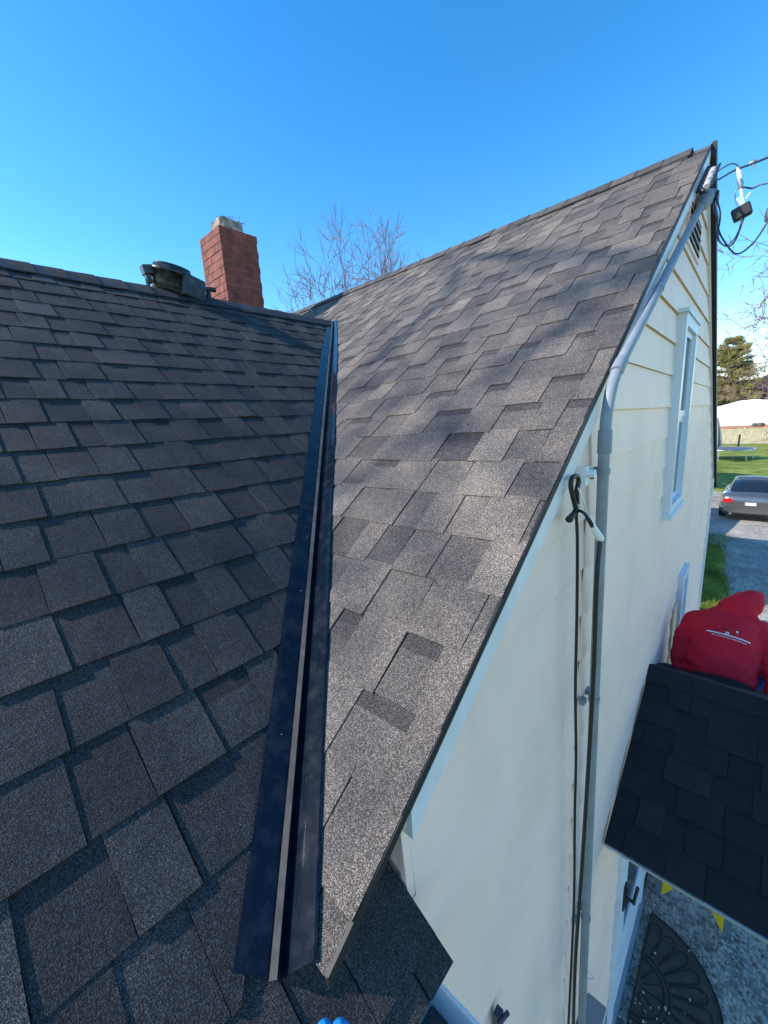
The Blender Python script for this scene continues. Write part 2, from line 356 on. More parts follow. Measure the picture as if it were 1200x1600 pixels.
# --- wing slope: a = y, s up-slope measured from the eave
O_b = Vector((EAVE_X, 0, wingz(EAVE_X))); A_b = Vector((0, 1, 0)); U_b = Vector((-cb, 0, BS*cb))
sx = lambda x: (EAVE_X-x)/cb
bn, bd = line_plane((vB.y, sx(vB.x)), (vT.y, sx(vT.x)), (-1, 1))
mb = MB()
low = [(-2.2, 0), (WING_END, 0)]
# course phase from the photo: butts at x = -0.933, -1.045 ... (u 0.375)
EB = 0.148; phase = sx(-0.933) % EB; S_END = sx(-0.436)
vp = (bn, bd-0.0)
kw_ = dict(e=EB, seed=21, tone=(0.45, 0.10), wr=(0.078, 0.135), th=(0.0052, 0.0078), s_off=phase, band=0.1)
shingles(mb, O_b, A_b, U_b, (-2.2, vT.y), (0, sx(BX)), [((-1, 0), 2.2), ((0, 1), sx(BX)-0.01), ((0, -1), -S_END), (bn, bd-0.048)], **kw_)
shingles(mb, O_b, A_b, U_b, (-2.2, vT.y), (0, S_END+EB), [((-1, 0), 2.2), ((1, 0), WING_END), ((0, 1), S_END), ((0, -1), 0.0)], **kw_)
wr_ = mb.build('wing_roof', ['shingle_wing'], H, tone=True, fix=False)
wr_['label'] = 'lower wing slope of charcoal architectural shingles with deep shadow lines'
# the corner of the wing roof that pokes out past the gable wall
mb = MB()
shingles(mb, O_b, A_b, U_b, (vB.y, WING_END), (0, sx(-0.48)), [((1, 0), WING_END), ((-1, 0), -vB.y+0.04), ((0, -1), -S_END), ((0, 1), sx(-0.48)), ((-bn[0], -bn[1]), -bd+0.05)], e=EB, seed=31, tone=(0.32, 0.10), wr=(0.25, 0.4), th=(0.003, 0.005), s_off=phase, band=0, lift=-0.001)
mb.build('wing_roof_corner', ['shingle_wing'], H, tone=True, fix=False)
mb = MB()
slab([(EAVE_X+0.0, -2.2, wingz(EAVE_X)), (EAVE_X+0.0, WING_END-0.004, wingz(EAVE_X)), (WX+0.002, WING_END-0.004, wingz(WX+.002)), (-0.5, WING_END-.004, wingz(-0.5)), (-0.5, 0.26, wingz(-.5)), (vT.x, vT.y, vT.z), (BX, -2.2, BZ)], (BS, 0, 1), 0.018)
slab([(BX, -2.2, BZ), (BX, vT.y, BZ), (2*BX-vB.x, vB.y, vB.z), (2*BX-vB.x, -2.2, vB.z)], (-BS, 0, 1), 0.018)
mb.build('wing_deck', ['roof_generic'], H)
# --- ridge caps
def ridge_caps(P, Q, n_dir, slopeL, slopeR, name, material, wid=0.15, vent=0.0, seed=3, flip=False, endcap=True):
    """P->Q along the ridge. slopeL/R: unit vectors down each side"""
    r = random.Random(seed); P = Vector(P); Q = Vector(Q); d = (Q-P); Lr = d.length; d.normalize()
    m_ = MB(); step = 0.143; k = 0; t = 0
    Ld, Rd = Vector(slopeL).normalized(), Vector(slopeR).normalized()
    while t < Lr:
        t1 = min(t+step+0.05, Lr+0.02); h0 = vent+0.009+r.uniform(0, .0025); h1 = vent+0.004
        tn = min(1, max(0, r.gauss(0.36, 0.12))); ww = wid*r.uniform(0.96, 1.04)
        def ring(tt, h, drop=0): 
            c = P+d*tt+Vector((0, 0, h))
            return [c+Ld*ww, c+Ld*ww*0.5+Vector((0, 0, .002)), c+Ld*0.02+Vector((0, 0, .001)), c+Vector((0, 0, -0.001)), c+Rd*0.02+Vector((0, 0, .001)), c+Rd*ww*0.5+Vector((0, 0, .002)), c+Rd*ww]
        a, b = ring(t, h0), ring(t1, h1); a2 = [p-Vector((0, 0, 0.006)) for p in a]; b2 = [p-Vector((0, 0, 0.006)) for p in b]
        m_.quads([a, b], 0, tn, smooth=False); m_.quads([a2, a], 0, tn*.6, smooth=False)
        m_.face([a[0], a2[0], b2[0], b[0]], 0, tn*.6); m_.face([a[-1], b[-1], b2[-1], a2[-1]], 0, tn*.6)
        m_.quads([b2, a2], 0, tn*.6, smooth=False)
        if vent and True: pass
        t += step
    o = m_.build(name, [material], H, tone=True, fix=False)
    return o
sL = (0, -cm, -MS*cm); sR = (0, cm, -MS*cm)
ridge_caps((WX-0.075, AY, AZ), (FAR_X, AY, AZ), None, sL, sR, 'ridge_cap', 'shingle', 0.135, vent=0.016, seed=12)
mb = MB()
for s_ in (1, -1):
    y0 = AY-s_*0.02; y1 = AY-s_*0.105
    mb.prism([(WX-0.085, y0, mainz(y0)+0.006), (WX-0.085, y0, mainz(y0)+0.022), (WX-0.085, y1, mainz(y1)+0.022), (WX-0.085, y1, mainz(y1)+0.006)], (FAR_X-WX, 0, 0))
rv = mb.build('ridge_vent', ['drip_edge'], H)
ridge_caps((BX, vT.y+0.03, BZ), (BX, -2.2, BZ), None, (cb, 0, -BS*cb), (-cb, 0, -BS*cb), 'ridge_cap', 'shingle_wing', 0.15, vent=0.012, seed=13)
mb = MB()
mb.prism([(BX+0.03, vT.y-0.05, BZ-0.01), (BX+0.03, vT.y-0.05, BZ+0.0), (BX+0.12, vT.y-0.05, BZ-0.062), (BX+0.12, vT.y-0.05, BZ-0.072)], (0, -4.5, 0))
mb.build('ridge_vent', ['drip_edge'], H)
# --- valley flashing (W profile)
mb = MB()
vdir = (vT-vB).normalized(); pw = Vector((-vdir.y, vdir.x, 0)).normalized()
if pw.x < 0: pw = -pw
prof = [(-0.060, 0.0092, 0), (-0.050, 0.0098, 0), (-0.009, 0.009, 0), (-0.005, 0.021, 1), (0.002, 0.022, 1), (0.006, 0.001, 0), (0.036, 0.0085, 0), (0.061, 0.0112, 0), (0.064, 0.0085, 0)]
N_ = 60; rings = []
p0 = valley_pt(-0.430)
for i in range(N_+1):
    t = i/N_; c = p0.lerp(vT, t); ring = []
    wob = 0.0012*noise.noise(Vector((t*9, 0, 3)))
    for (o_, h, _) in prof:
        q = c+pw*o_*(1-0.35*max(0, (t-0.75)/0.25)); z = wingz(q.x) if o_ < 0 else mainz(q.y)
        nb = Vector((BS*cb, 0, cb)) if o_ < 0 else Vector((0, -MS*cm, cm))
        ring.append(Vector((q.x, q.y, z))+nb*(h+wob*(1 if abs(o_) > .01 else 0)))
    rings.append(ring)
base = len(mb.v)
for r_ in rings: mb.v.extend([tuple(p) for p in r_])
n = len(prof)
for i in range(N_):
    for j in range(n-1):
        a = base+i*n+j; mb.f.append((a, a+1, a+1+n, a+n)); mb.m.append(1 if j in (2, 3) else 0); mb.t.append(.5); mb.sm.append(False)
vf = mb.build('valley_flashing', ['valley_metal', 'valley_rib'], H, fix=False)
sm_ = vf.modifiers.new('thick', 'SOLIDIFY'); sm_.thickness = 0.001; sm_.offset = 0
mb = MB()   # galvanised lip and seam across the flashing
for tt in (0.78,):
    c = p0.lerp(vT, tt); pr = []
    for (o_, h, _) in prof:
        q = c+pw*o_; z = wingz(q.x) if o_ < 0 else mainz(q.y)
        pr.append(Vector((q.x, q.y, z+h*1.2+0.0015)))
    mb.tube(pr, 0.0012, 4)
mb.build('flashing_seam', ['valley_metal'], H)
mb = MB(); rnd = random.Random(4)
for k in range(9):
    c = p0.lerp(vT, rnd.uniform(.02, .95)); q = c+pw*(-rnd.uniform(.02, .045)); z = wingz(q.x)+.0108; m_ = Vector((q.x, q.y, z)); mb = MB(); mb.tube([m_-Vector((0, 0, .001)), m_+Vector((0, 0, .0012))], [.0022, .0014], 8); mb.build('nail_head', ['bright_metal'], H)
# under-layer at the valley so the cut tabs end on shingle, not on a gap
# --- rake trim on the gable
mb = MB(); 
for (ya, yb) in ((MAIN_EAVE_Y, AY), (AY, 6.85)):
    mb.prism([(WX+0.008, ya, mainz(ya)-0.018), (WX+0.008, yb, mainz(yb)-0.018), (WX+0.008, yb, mainz(yb)+0.004), (WX+0.008, ya, mainz(ya)+0.004)], (0.006, 0, 0))
mb.build('drip_edge', ['drip_edge'], H)
mb = MB(); ya, yb = 0.405, AY
mb.prism([(WX-0.012, ya, mainz(ya)-0.085), (WX-0.012, yb, mainz(yb)-0.085), (WX-0.012, yb, mainz(yb)-0.026), (WX-0.012, ya, mainz(ya)-0.026)], (0.024, 0, 0))
mb.build('rake_board', ['white_trim'], H)
# far rake: fascia board that stands out from the wall, black drip edge in front
mb = MB(); ya, yb = AY, 6.85
mb.prism([(WX-0.012, ya, mainz(ya)-0.10), (WX-0.012, yb, mainz(yb)-0.10), (WX-0.012, yb, mainz(yb)-0.026), (WX-0.012, ya, mainz(ya)-0.026)], (0.022, 0, 0))
mb.build('rake_board', ['white_trim'], H)
mb = MB()
mb.prism([(WX+0.014, ya, mainz(ya)-0.07), (WX+0.014, yb+.05, mainz(yb+.05)-0.07), (WX+0.014, yb+.05, mainz(yb+.05)+0.006), (WX+0.014, ya, mainz(ya)+0.012)], (0.024, 0, 0))
mb.build('drip_edge', ['drip_edge'], H)
# --- gable wall siding
COURSE = [0.826, 0.664, 0.50, 0.345, 0.18, 0.01]
zc = [1.49+0.163, 1.49, 1.325, 1.158, 0.992]+COURSE
z = 0.01
while z > G: z -= 0.170; zc.append(z)
zc = [z for z in zc]
mb = MB(); rnd = random.Random(5)
def wall_section(y0, y1, off, zmax=9, zmin=G+0.05):
    for i in range(len(zc)-1):
        zt, zb = zc[i], zc[i+1]
        if zb < zmin: zb = zmin
        if zb >= zmax: continue
        poly = [(y0, zb), (y1, zb), (y1, min(zt, zmax)), (y0, min(zt, zmax))]
        for s_ in (1, -1):   # below both rakes
            poly = clip(poly, (-MS*s_, 1), AZ-MS*s_*AY-0.02)
            if len(poly) < 3: break
        if len(poly) < 3: continue
        # cut boards into lengths with butt joints
        lap = 0.0105+rnd.uniform(-.001, .0015)
        f = [Vector((WX-0.012+off+lap*(zt-pz)/(zt-zb+1e-6)+0.0012*noise.noise(Vector((py*1.3, pz*2, 1))), py, pz)) for py, pz in poly]
        mb.face(f, 0)
        lo = [p for p in poly if abs(p[1]-zb) < 1e-6]
        if len(lo) >= 2:
            a, b = min(lo)[0], max(lo)[0]
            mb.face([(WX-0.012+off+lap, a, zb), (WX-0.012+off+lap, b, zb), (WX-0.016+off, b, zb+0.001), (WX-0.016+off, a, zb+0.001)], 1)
            for yy in (a, b):
                zq = min(zt, AZ-MS*abs(yy-AY)-0.03)
                if zq > zb: mb.face([(WX-0.012+off, yy, zq), (WX-0.012+off+lap, yy, zb), (WX-0.02+off, yy, zb)], 0)
# openings are covered by framed windows set proud of the siding
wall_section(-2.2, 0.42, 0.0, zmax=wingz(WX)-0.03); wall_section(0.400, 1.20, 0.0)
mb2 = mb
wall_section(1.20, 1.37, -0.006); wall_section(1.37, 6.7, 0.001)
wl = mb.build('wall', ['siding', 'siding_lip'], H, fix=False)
mb = MB()   # structural core, keeps light out
mb.prism([(WX-0.017, -2.2, G), (WX-0.017, 6.7, G), (WX-0.017, 6.7, mainz(6.7)-0.05), (WX-0.017, AY, AZ-0.05), (WX-0.017, 0.405, mainz(0.405)-0.05), (WX-0.017, 0.405, wingz(WX)-0.06), (WX-0.017, -2.2, wingz(WX)-0.06)], (-0.1, 0, 0))
mb.box((FAR_X, 6.58, G), (WX-0.13, 6.69, mainz(6.7)-0.06)); mb.box((FAR_X, -2.2, G), (WX-0.14, -2.1, -0.9))
mb.box((FAR_X, -2.1, G), (FAR_X+0.1, 6.58, -0.9))
mb.build('wall_core', ['siding'], H)
mb = MB()  # corner board at the far end
mb.box((WX-0.02, 6.62, G+0.05), (WX+0.016, 6.73, mainz(6.7)-0.06)); mb.build('corner_board', ['white_trim'], H)
mb = MB(); mb.box((WX-0.017, -2.2, G-0.05), (WX-0.014, 6.7, G+0.06)); mb.build('foundation', ['stone'], H)
# louvre vent in the gable
mb = MB(); y0, y1, z0, z1 = 2.85, 3.36, 0.86, 1.08
mb.box((WX-0.01, y0, z0), (WX+0.006, y1, z0+0.02)); mb.box((WX-0.01, y0, z1-0.02), (WX+0.006, y1, z1)); mb.box((WX-0.01, y0, z0+0.02), (WX+0.006, y0+0.02, z1-0.02)); mb.box((WX-0.01, y1-0.02, z0+0.02), (WX+0.006, y1, z1-0.02))
v_ = mb.build('gable_vent', ['siding'], H)
mb = MB(); mb.box((WX-0.008, y0+0.02, z0+0.02), (WX+0.002, y1-0.02, z1-0.02)); mb.build('vent_opening', ['black_rubber'], v_)
mb = MB()
for k in range(4):
    zz = z0+0.045+k*0.043; mb.prism([(WX+0.004, y0+0.02, zz), (WX+0.012, y0+0.02, zz-0.014), (WX+0.013, y0+0.02, zz-0.012), (WX+0.005, y0+0.02, zz+0.004)], (0, y1-y0-0.04, 0))
mb.build('louvre', ['siding'], v_)
# windows
def window(name, y0, y1, z0, z1, casing=0.085, parent=H, split=True, head=True):
    m_ = MB(); x0, x1 = WX-0.012, WX+0.036
    m_.box((x0, y0, z0), (x1, y0+casing, z1)); m_.box((x0, y1-casing, z0), (x1, y1, z1))
    m_.box((x0, y0+casing, z1-casing), (x1, y1-casing, z1)); m_.box((x0, y0+casing, z0), (x1, y1-casing, z0+casing*0.8))
    if head: m_.box((x0, y0-0.02, z1), (x1+0.010, y1+0.02, z1+0.02))
    wf = m_.build(name, ['window_vinyl'], parent)
    m_ = MB(); m_.box((x0, y0-0.015, z0-0.03), (x1+0.012, y1+0.015, z0)); m_.build('sill', ['window_vinyl'], wf)
    a, b, c, d = y0+casing, y1-casing, z0+casing*0.8, z1-casing; zm = (c+d)/2; t = 0.035
    for i, (zl, zh, xo) in enumerate(((c, zm+0.015, -0.004), (zm-0.015+.03, d, 0.004))):
        m_ = MB(); xx0, xx1 = WX+0.003, WX+0.012+xo
        m_.box((xx0, a, zl), (xx1, a+t, zh)); m_.box((xx0, b-t, zl), (xx1, b, zh)); m_.box((xx0, a+t, zl), (xx1, b-t, zl+t)); m_.box((xx0, a+t, zh-t), (xx1, b-t, zh))
        m_.build('sash', ['window_vinyl'], wf)
        m_ = MB(); m_.box((xx0-.001, a+t, zl+t), (xx0+0.003, b-t, zh-t)); m_.build('pane', ['glass_dark'], wf)
    return wf
window('window', 2.83, 3.36, -0.62, 0.505, casing=0.06)
window('window', 4.02, 4.42, -2.5, -1.40, casing=0.06, head=False)
mb = MB(); mb.box((WX-0.008, 3.80, -2.8), (WX+0.012, 4.0, -1.62)); mb.build('beige_casing', ['beige_trim'], H)
# wing gutter under the eave, end cap at the rake
mb = MB(); gx0, gx1, gz = -0.335, -0.225, -0.955
prof_g = [(gx0, gz), (gx0, gz-0.09), (gx0+0.07, gz-0.09), (gx1-0.012, gz-0.045), (gx1, gz-0.01), (gx1, gz+0.0)]
mb.quads([[(x_, -2.2, z_) for x_, z_ in prof_g], [(x_, WING_END, z_) for x_, z_ in prof_g]], 0, smooth=False)
gt = mb.build('gutter', ['white_trim'], H); so = gt.modifiers.new('t', 'SOLIDIFY'); so.thickness = 0.002
mb = MB(); mb.prism([(x_, WING_END, z_) for x_, z_ in prof_g], (0, 0.003, 0)); mb.tube([(gx0, WING_END+.002, gz), (gx1, WING_END+.002, gz)], 0.004, 6); mb.build('gutter_cap', ['white_trim'], gt)
mb = MB(); mb.box((gx0+.004, -2.2, gz-0.086), (gx0+0.07, WING_END-.003, gz-0.07)); mb.build('gutter_dark_inside', ['stone'], gt)  # dark strip standing in for the gutter's dark inside
mb = MB(); mb.box((WX-0.005, -2.2, wingz(WX)-0.17), (WX+0.035, WING_END-0.03, wingz(WX)-0.045)); mb.build('fascia', ['white_trim'], H)
# --- chimney
mb = MB(); x0, x1, y0, y1, zt = -4.60, -4.157, 2.262, 2.685, 2.075; rnd = random.Random(7)
bh, mo = 0.066, 0.009; z = zt; r_ = 0
while z > 0.0:
    zb = z-bh
    def row(p0, p1, axis, fixed, out, shift):
        t = p0-shift
        while t < p1:
            a, b = max(t, p0), min(t+0.2, p1)
            if b-a > 0.012:
                pr = rnd.uniform(-0.0015, 0.0035); j = rnd.uniform(-.001, .001)
                if axis == 'y': lo = (fixed-0.05 if out > 0 else fixed-pr, a, zb+j); hi_ = (fixed+pr if out > 0 else fixed+0.05, b, z+j)
                else: lo = (a, fixed-pr if out < 0 else fixed-0.05, zb+j); hi_ = (b, fixed+0.05 if out < 0 else fixed+pr, z+j)
                mb.box(lo, hi_, 0)
            t += 0.2+mo
    sh = 0.0 if r_ % 2 else 0.105
    row(y0, y1, 'y', x1, 1, sh); row(x0+.052, x1-0.052, 'x', y0, -1, sh+0.05); row(y0, y1, 'y', x0, -1, sh); row(x0+.052, x1-.052, 'x', y1, 1, sh)
    z = zb-mo; r_ += 1
ch = mb.build('chimney', ['brick'], H)
ch['label'] = 'red brick chimney rising behind the wing ridge'
mb = MB(); mb.box((x0+0.005, y0+0.005, -0.5), (x1-0.005, y1-0.005, zt-0.004)); mb.build('mortar', ['mortar'], ch)
mb = MB(); 
def rough_ring(z, g, j=0.012):
    pts = []; cx_, cy_ = (x0+x1)/2-0.0, (y0+y1)/2-0.0
    for k in range(20):
        a = 2*math.pi*k/20; c, s = math.cos(a), math.sin(a); q = 1/max(abs(c), abs(s)); rr = g*min(q, 1.25)
        pts.append((cx_+c*rr+rnd.uniform(-j, j), cy_+s*rr+rnd.uniform(-j, j), z+rnd.uniform(-j, j)))
    return pts
mb.loft([rough_ring(zt-0.01, 0.185, .008), rough_ring(zt+0.02, 0.15, .01), rough_ring(zt+0.035, 0.135, .008), rough_ring(zt+0.14, 0.125, .012), rough_ring(zt+0.15, 0.10, .01), rough_ring(zt+0.03, 0.09, .01)], smooth=False)
fl = mb.build('flue', ['flue_clay'], ch)
mb = MB(); rnd = random.Random(3)
for k in range(60):
    p = Vector(((x0+x1)/2+rnd.uniform(-.11, .11), (y0+y1)/2+rnd.uniform(-.11, .11), zt+0.12)); q = p+Vector((rnd.uniform(-.07, .07), rnd.uniform(-.07, .07), rnd.uniform(0.01, .06)))
    mb.tube([p, (p+q)/2+Vector((0, 0, .01)), q], 0.0022, 4)
mb.build('twig_nest', ['twig'], ch)
# ================================================================== porch hood over the side door
HX0, HX1, HY, HZ = WX+0.004, 0.85, 2.856, -1.646
HYN, HYF = 1.867, 3.52; HS = (HZ+2.128)/(HY-HYN); ch_ = 1/math.sqrt(1+HS*HS)
hz = lambda y: HZ-HS*abs(y-HY)
hood = thing('porch_hood', 'small gabled roof of near-black shingles over the side door, reaching out of the wall', 'porch roof', (WX, HY, HZ))
mb = MB()
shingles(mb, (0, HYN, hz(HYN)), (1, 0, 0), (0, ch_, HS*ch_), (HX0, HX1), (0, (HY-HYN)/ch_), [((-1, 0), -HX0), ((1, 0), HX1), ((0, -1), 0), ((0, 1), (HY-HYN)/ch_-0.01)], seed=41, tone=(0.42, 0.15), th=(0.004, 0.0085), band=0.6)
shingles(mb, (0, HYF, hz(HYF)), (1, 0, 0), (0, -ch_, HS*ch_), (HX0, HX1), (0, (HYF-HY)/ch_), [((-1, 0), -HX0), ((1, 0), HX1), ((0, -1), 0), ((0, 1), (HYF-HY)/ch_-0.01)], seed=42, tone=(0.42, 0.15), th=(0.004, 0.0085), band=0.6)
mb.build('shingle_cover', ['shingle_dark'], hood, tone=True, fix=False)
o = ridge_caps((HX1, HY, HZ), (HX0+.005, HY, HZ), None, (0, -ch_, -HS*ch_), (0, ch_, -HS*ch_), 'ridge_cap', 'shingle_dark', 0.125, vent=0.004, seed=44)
o.parent = hood; o.matrix_parent_inverse = Matrix.Translation(-hood.location)
mb = MB()
mb.prism([(HX0+.002, HYN+.004, hz(HYN)-0.003), (HX0+.002, HY, HZ-0.003), (HX0+.002, HYF-.004, hz(HYF)-0.003), (HX0+.002, HYF-.004, hz(HYF)-0.010), (HX0+.002, HY, HZ-0.010), (HX0+.002, HYN+.004, hz(HYN)-0.010)], (HX1-HX0-.004, 0, 0)); mb.build('deck', ['roof_generic'], hood); mb = MB()
mb.prism([(HX0, HYN+.004, hz(HYN)-0.0105), (HX0, HY, HZ-0.0105), (HX0, HYF-.004, hz(HYF)-0.0105), (HX0, HYF-.004, hz(HYF)-0.03), (HX0, HY, HZ-0.035), (HX0, HYN+.004, hz(HYN)-0.03)], (HX1-HX0, 0, 0))
mb.build('hood_frame', ['white_trim'], hood)
mb = MB(); mb.box((HX0, HYN-0.012, hz(HYN)-0.014), (HX1, HYN+0.002, hz(HYN)-0.001)); mb.build('drip_edge', ['bright_metal'], hood); mb = MB(); mb.box((HX0, HYF-0.002, hz(HYF)-0.035), (HX1, HYF+0.012, hz(HYF)-0.001))
mb.build('drip_edge', ['bright_metal'], hood)
# ------------------------------------------------------------------ side door (part of the house)
DY0, DY1, DZ1 = 2.40, 3.36, -2.24
mb = MB()
mb.box((WX-0.01, DY0-0.06, G+0.1), (WX+0.022, DY0+0.02, DZ1+0.06)); mb.box((WX-0.01, DY1-0.02, G+0.1), (WX+0.022, DY1+0.06, DZ1+0.06)); mb.box((WX-0.01, DY0+0.02, DZ1-0.02), (WX+0.022, DY1-0.02, DZ1+0.06))
dr = mb.build('door', ['door_white'], H)
mb = MB(); z0g, z1g = -3.66, -2.45
mb.box((WX-0.008, DY0+0.02, G+0.12), (WX+0.012, DY0+0.20, DZ1-0.02)); mb.box((WX-0.008, DY1-0.2, G+0.12), (WX+0.012, DY1-0.02, DZ1-0.02))
mb.box((WX-0.008, DY0+0.20, G+0.12), (WX+0.012, DY1-0.2, z0g)); mb.box((WX-0.008, DY0+0.20, z1g), (WX+0.012, DY1-0.2, DZ1-0.02))
mb.build('door_leaf', ['door_white'], dr)
mb = MB(); mb.box((WX-0.008, DY0+0.20, z0g), (WX+0.005, DY1-0.2, z1g)); mb.build('pane', ['glass_dark'], dr)
mb = MB(); hy, hz_ = 2.52, -3.22
mb.box((WX+0.012, hy-0.028, hz_-0.10), (WX+0.022, hy+0.028, hz_+0.10)); mb.tube([(WX+.02, hy, hz_), (WX+0.07, hy, hz_)], 0.011, 8)
mb.tube([(WX+0.07, hy-.01, hz_), (WX+0.072, hy+0.12, hz_-0.004)], 0.011, 8); mb.tube([(WX+.02, hy, hz_+.06), (WX+0.035, hy, hz_+.06)], 0.02, 10)
mb.build('handle', ['black_rubber'], dr)
mb = MB(); mb.box((WX-0.01, DY0-0.05, G+0.0), (WX+0.035, DY1+0.05, G+0.12)); mb.build('threshold', ['grey_metal'], dr)
# ------------------------------------------------------------------ electrical riser
def rp(y, z, off): return Vector((WX+off, y, z))
PO = 0.036                                                    # centre of the pipe off the wall
bendp = [rp(1.356, -0.20, PO), rp(1.354, -0.05, PO), rp(1.362, 0.0, PO), rp(1.388, 0.06, PO), rp(1.43, 0.108, PO)]
rake_lo = rp(1.47, 0.140, PO); rake_hi = rp(2.98, 1.055, PO)
rise = thing('electrical_riser', 'blue-grey service conduit running up the wall and along the gable edge', 'conduit', (WX+PO, 1.43, -3.0))
mb = MB(); mb.tube([rp(1.50, -2.98, PO)]+[rp(1.356+0.125*max(0, (-z-0.2))/2.4, z, PO) for z in (-2.6, -2, -1.4, -0.8)]+smooth_path(bendp, 5)+[rake_lo, rake_hi], 0.0165, 16)
mb.build('pipe', ['conduit'], rise)
def joint(p, d, l, r, mname='conduit_joint', name='coupling'):
    m_ = MB(); p, d = Vector(p), Vector(d).normalized(); m_.tube([p-d*l/2, p-d*l/2*.96, p+d*l/2*.96, p+d*l/2], [r*.97, r, r, r*.97], 16); return m_.build(name, [mname], rise)
vd_ = Vector((0, 0, 1)); rk = (rake_hi-rake_lo).normalized()
joint(rp(1.355, -0.085, PO), vd_, 0.07, 0.0200); joint(rake_lo-rk*.0, rk, 0.07, 0.0200); joint(rake_lo+rk*0.62, rk, 0.03, 0.0188)
def strap(y, z, d=vd_):
    m_ = MB(); c = rp(y, z, PO); m_.tube([c-d*0.009, c+d*0.009], 0.0193, 16)
    m_.box((WX, y-0.05, z-0.009), (WX+0.006+.012, y-0.02, z+0.009)); m_.box((WX, y+0.02, z-0.009), (WX+0.018, y+0.05, z+0.009)); return m_.build('strap', ['conduit_joint'], rise)
strap(1.357, -0.175); strap(1.395, -1.0); strap(1.455, -2.1)
mb = MB(); c = rake_hi; d = rk
side = Vector((1, 0, 0))
mb.tube([c-d*0.03, c+d*0.01, c+d*0.05, c+d*0.10, c+d*0.14+Vector((0.02, 0, 0)), c+d*0.165+Vector((0.03, 0, -.01))], [0.022, 0.03, 0.043, 0.045, 0.036, 0.016], 16)
wh = mb.build('weatherhead', ['conduit'], rise)
mb = MB(); hc = c+d*0.125+Vector((0.045, 0.01, -0.01))
mb.tube([hc-side*0.01, hc+side*0.014], 0.032, 12); mb.build('wire_port', ['black_rubber'], wh)
# meter box at the bottom
mb = MB(); mb.box((WX+0.004, 1.42, -3.30), (WX+0.10, 1.72, -2.96)); 
mbx = thing('meter_box', 'grey steel electric meter box under the conduit', 'meter box', (WX, 1.57, -3.30))
bx = mb.build('housing', ['grey_metal'], mbx); bv = bx.modifiers.new('b', 'BEVEL'); bv.width = 0.006
mb = MB(); mb.tube([(WX+.10, 1.57, -3.15), (WX+.13, 1.57, -3.15)], 0.075, 20); mb.build('meter_glass', ['glass_dark'], mbx)
mb = MB(); mb.tube([rp(1.50, -2.97, PO), rp(1.495, -2.89, PO)], 0.033, 14); mb.build('hub', ['conduit_joint'], mbx)
# insulator rack close to the apex
rack = thing('insulator_rack', 'black iron rack with three white spool insulators under the gable peak', 'insulator rack', (WX, 3.1, 1.2))
mb = MB(); ry = 3.02; rz = lambda y: mainz(y)-0.06
pA, pB = rp(2.86, mainz(2.86)-0.055, 0.03), rp(3.16, mainz(3.16)-0.055, 0.03)
mb.tube([pA, pB], 0.012, 6); mb.tube([pA+side*0.05, pB+side*.05], 0.006, 6)
mb.build('rack_bar', ['black_rubber'], rack)
for k in range(3):
    t = 0.18+0.27*k; p = pA.lerp(pB, t)+side*0.03; m_ = MB(); d = (pB-pA).normalized()
    m_.tube([p-d*0.028, p-d*0.024, p-d*0.01, p+d*0.01, p+d*0.024, p+d*0.028], [0.012, 0.018, 0.010, 0.010, 0.018, 0.012], 12); m_.build('spool', ['insulator_grey'], rack)
    m_ = MB(); m_.box((p.x-.03, p.y-.02, p.z-.04), (p.x+.008, p.y-.004, p.z-.028)); m_.build('rack_arm', ['black_rubber'], rack)
# service drop and its loops, in the plane y = 3.05
W = lambda px, py: at(px, py, 1, 3.05)
sd_ = thing('service_drop', 'twisted power cable from the gable peak to the sky with hanging splice loops', 'power cable', W(1160, 300))
far_p = W(1200, 246); dirw = (far_p-W(1160, 262)).normalized()
mb = MB()
mb.tube([W(1104, 284), W(1124, 280), W(1140, 270), W(1152, 264), W(1175, 256), far_p, far_p+dirw*1.0, far_p+dirw*9+Vector((0, 0, .6))], [0.0026, 0.0045, 0.0052, 0.0055, 0.0058, 0.0058, 0.006, 0.006], 8)
mb.build('messenger_wire', ['wire_blue'], sd_)
mb = MB(); q = [W(1116, 278), W(1120, 270), W(1130, 262), W(1142, 256), W(1150, 257), W(1155, 263), W(1156, 272)]
mb.tube(smooth_path(q, 5), 0.0036, 6); mb.build('tail_wire', ['wire_blue'], sd_)
mb = MB(); mb.tube([W(1103, 284), W(1110, 280), W(1117, 276)], [0.003, 0.008, 0.004], 8); mb.build('wedge_clamp', ['bright_metal'], sd_)
for pth, r_, nm, mt in (([(1152, 262), (1155, 270), (1156, 278), (1158, 288)], [0.005, 0.010, 0.010, 0.006], 'tape_wrap', 'white_plastic'),
                    ([(1154, 278), (1157, 286), (1158, 294)], [0.009, 0.013, 0.008], 'tape_sleeve', 'grey_metal'),
                    ([(1158, 294), (1159, 305), (1160, 318)], [0.006, 0.0065, 0.005], 'white_jumper', 'white_plastic')):
    m_ = MB(); m_.tube([W(*p) for p in pth], r_, 10); m_.build(nm, [mt], sd_)
m_ = MB(); a, b = W(1170, 256), W(1183, 251); m_.tube([a, a.lerp(b, .3), a.lerp(b, .7), b], [0.005, 0.0105, 0.0105, 0.005], 8); m_.tube([W(1176, 254), W(1179, 262)], 0.004, 6); m_.build('connector', ['grey_metal'], sd_)
c1 = W(1160, 331); m_ = MB(); mt_ = Matrix.Translation(c1) @ Matrix.Rotation(R(-18), 4, 'Y'); m_.box((-0.042, -0.022, -0.03), (0.036, 0.022, 0.03), mtx=mt_); o = m_.build('splice_block', ['black_rubber'], sd_); o.modifiers.new('b', 'BEVEL').width = 0.006
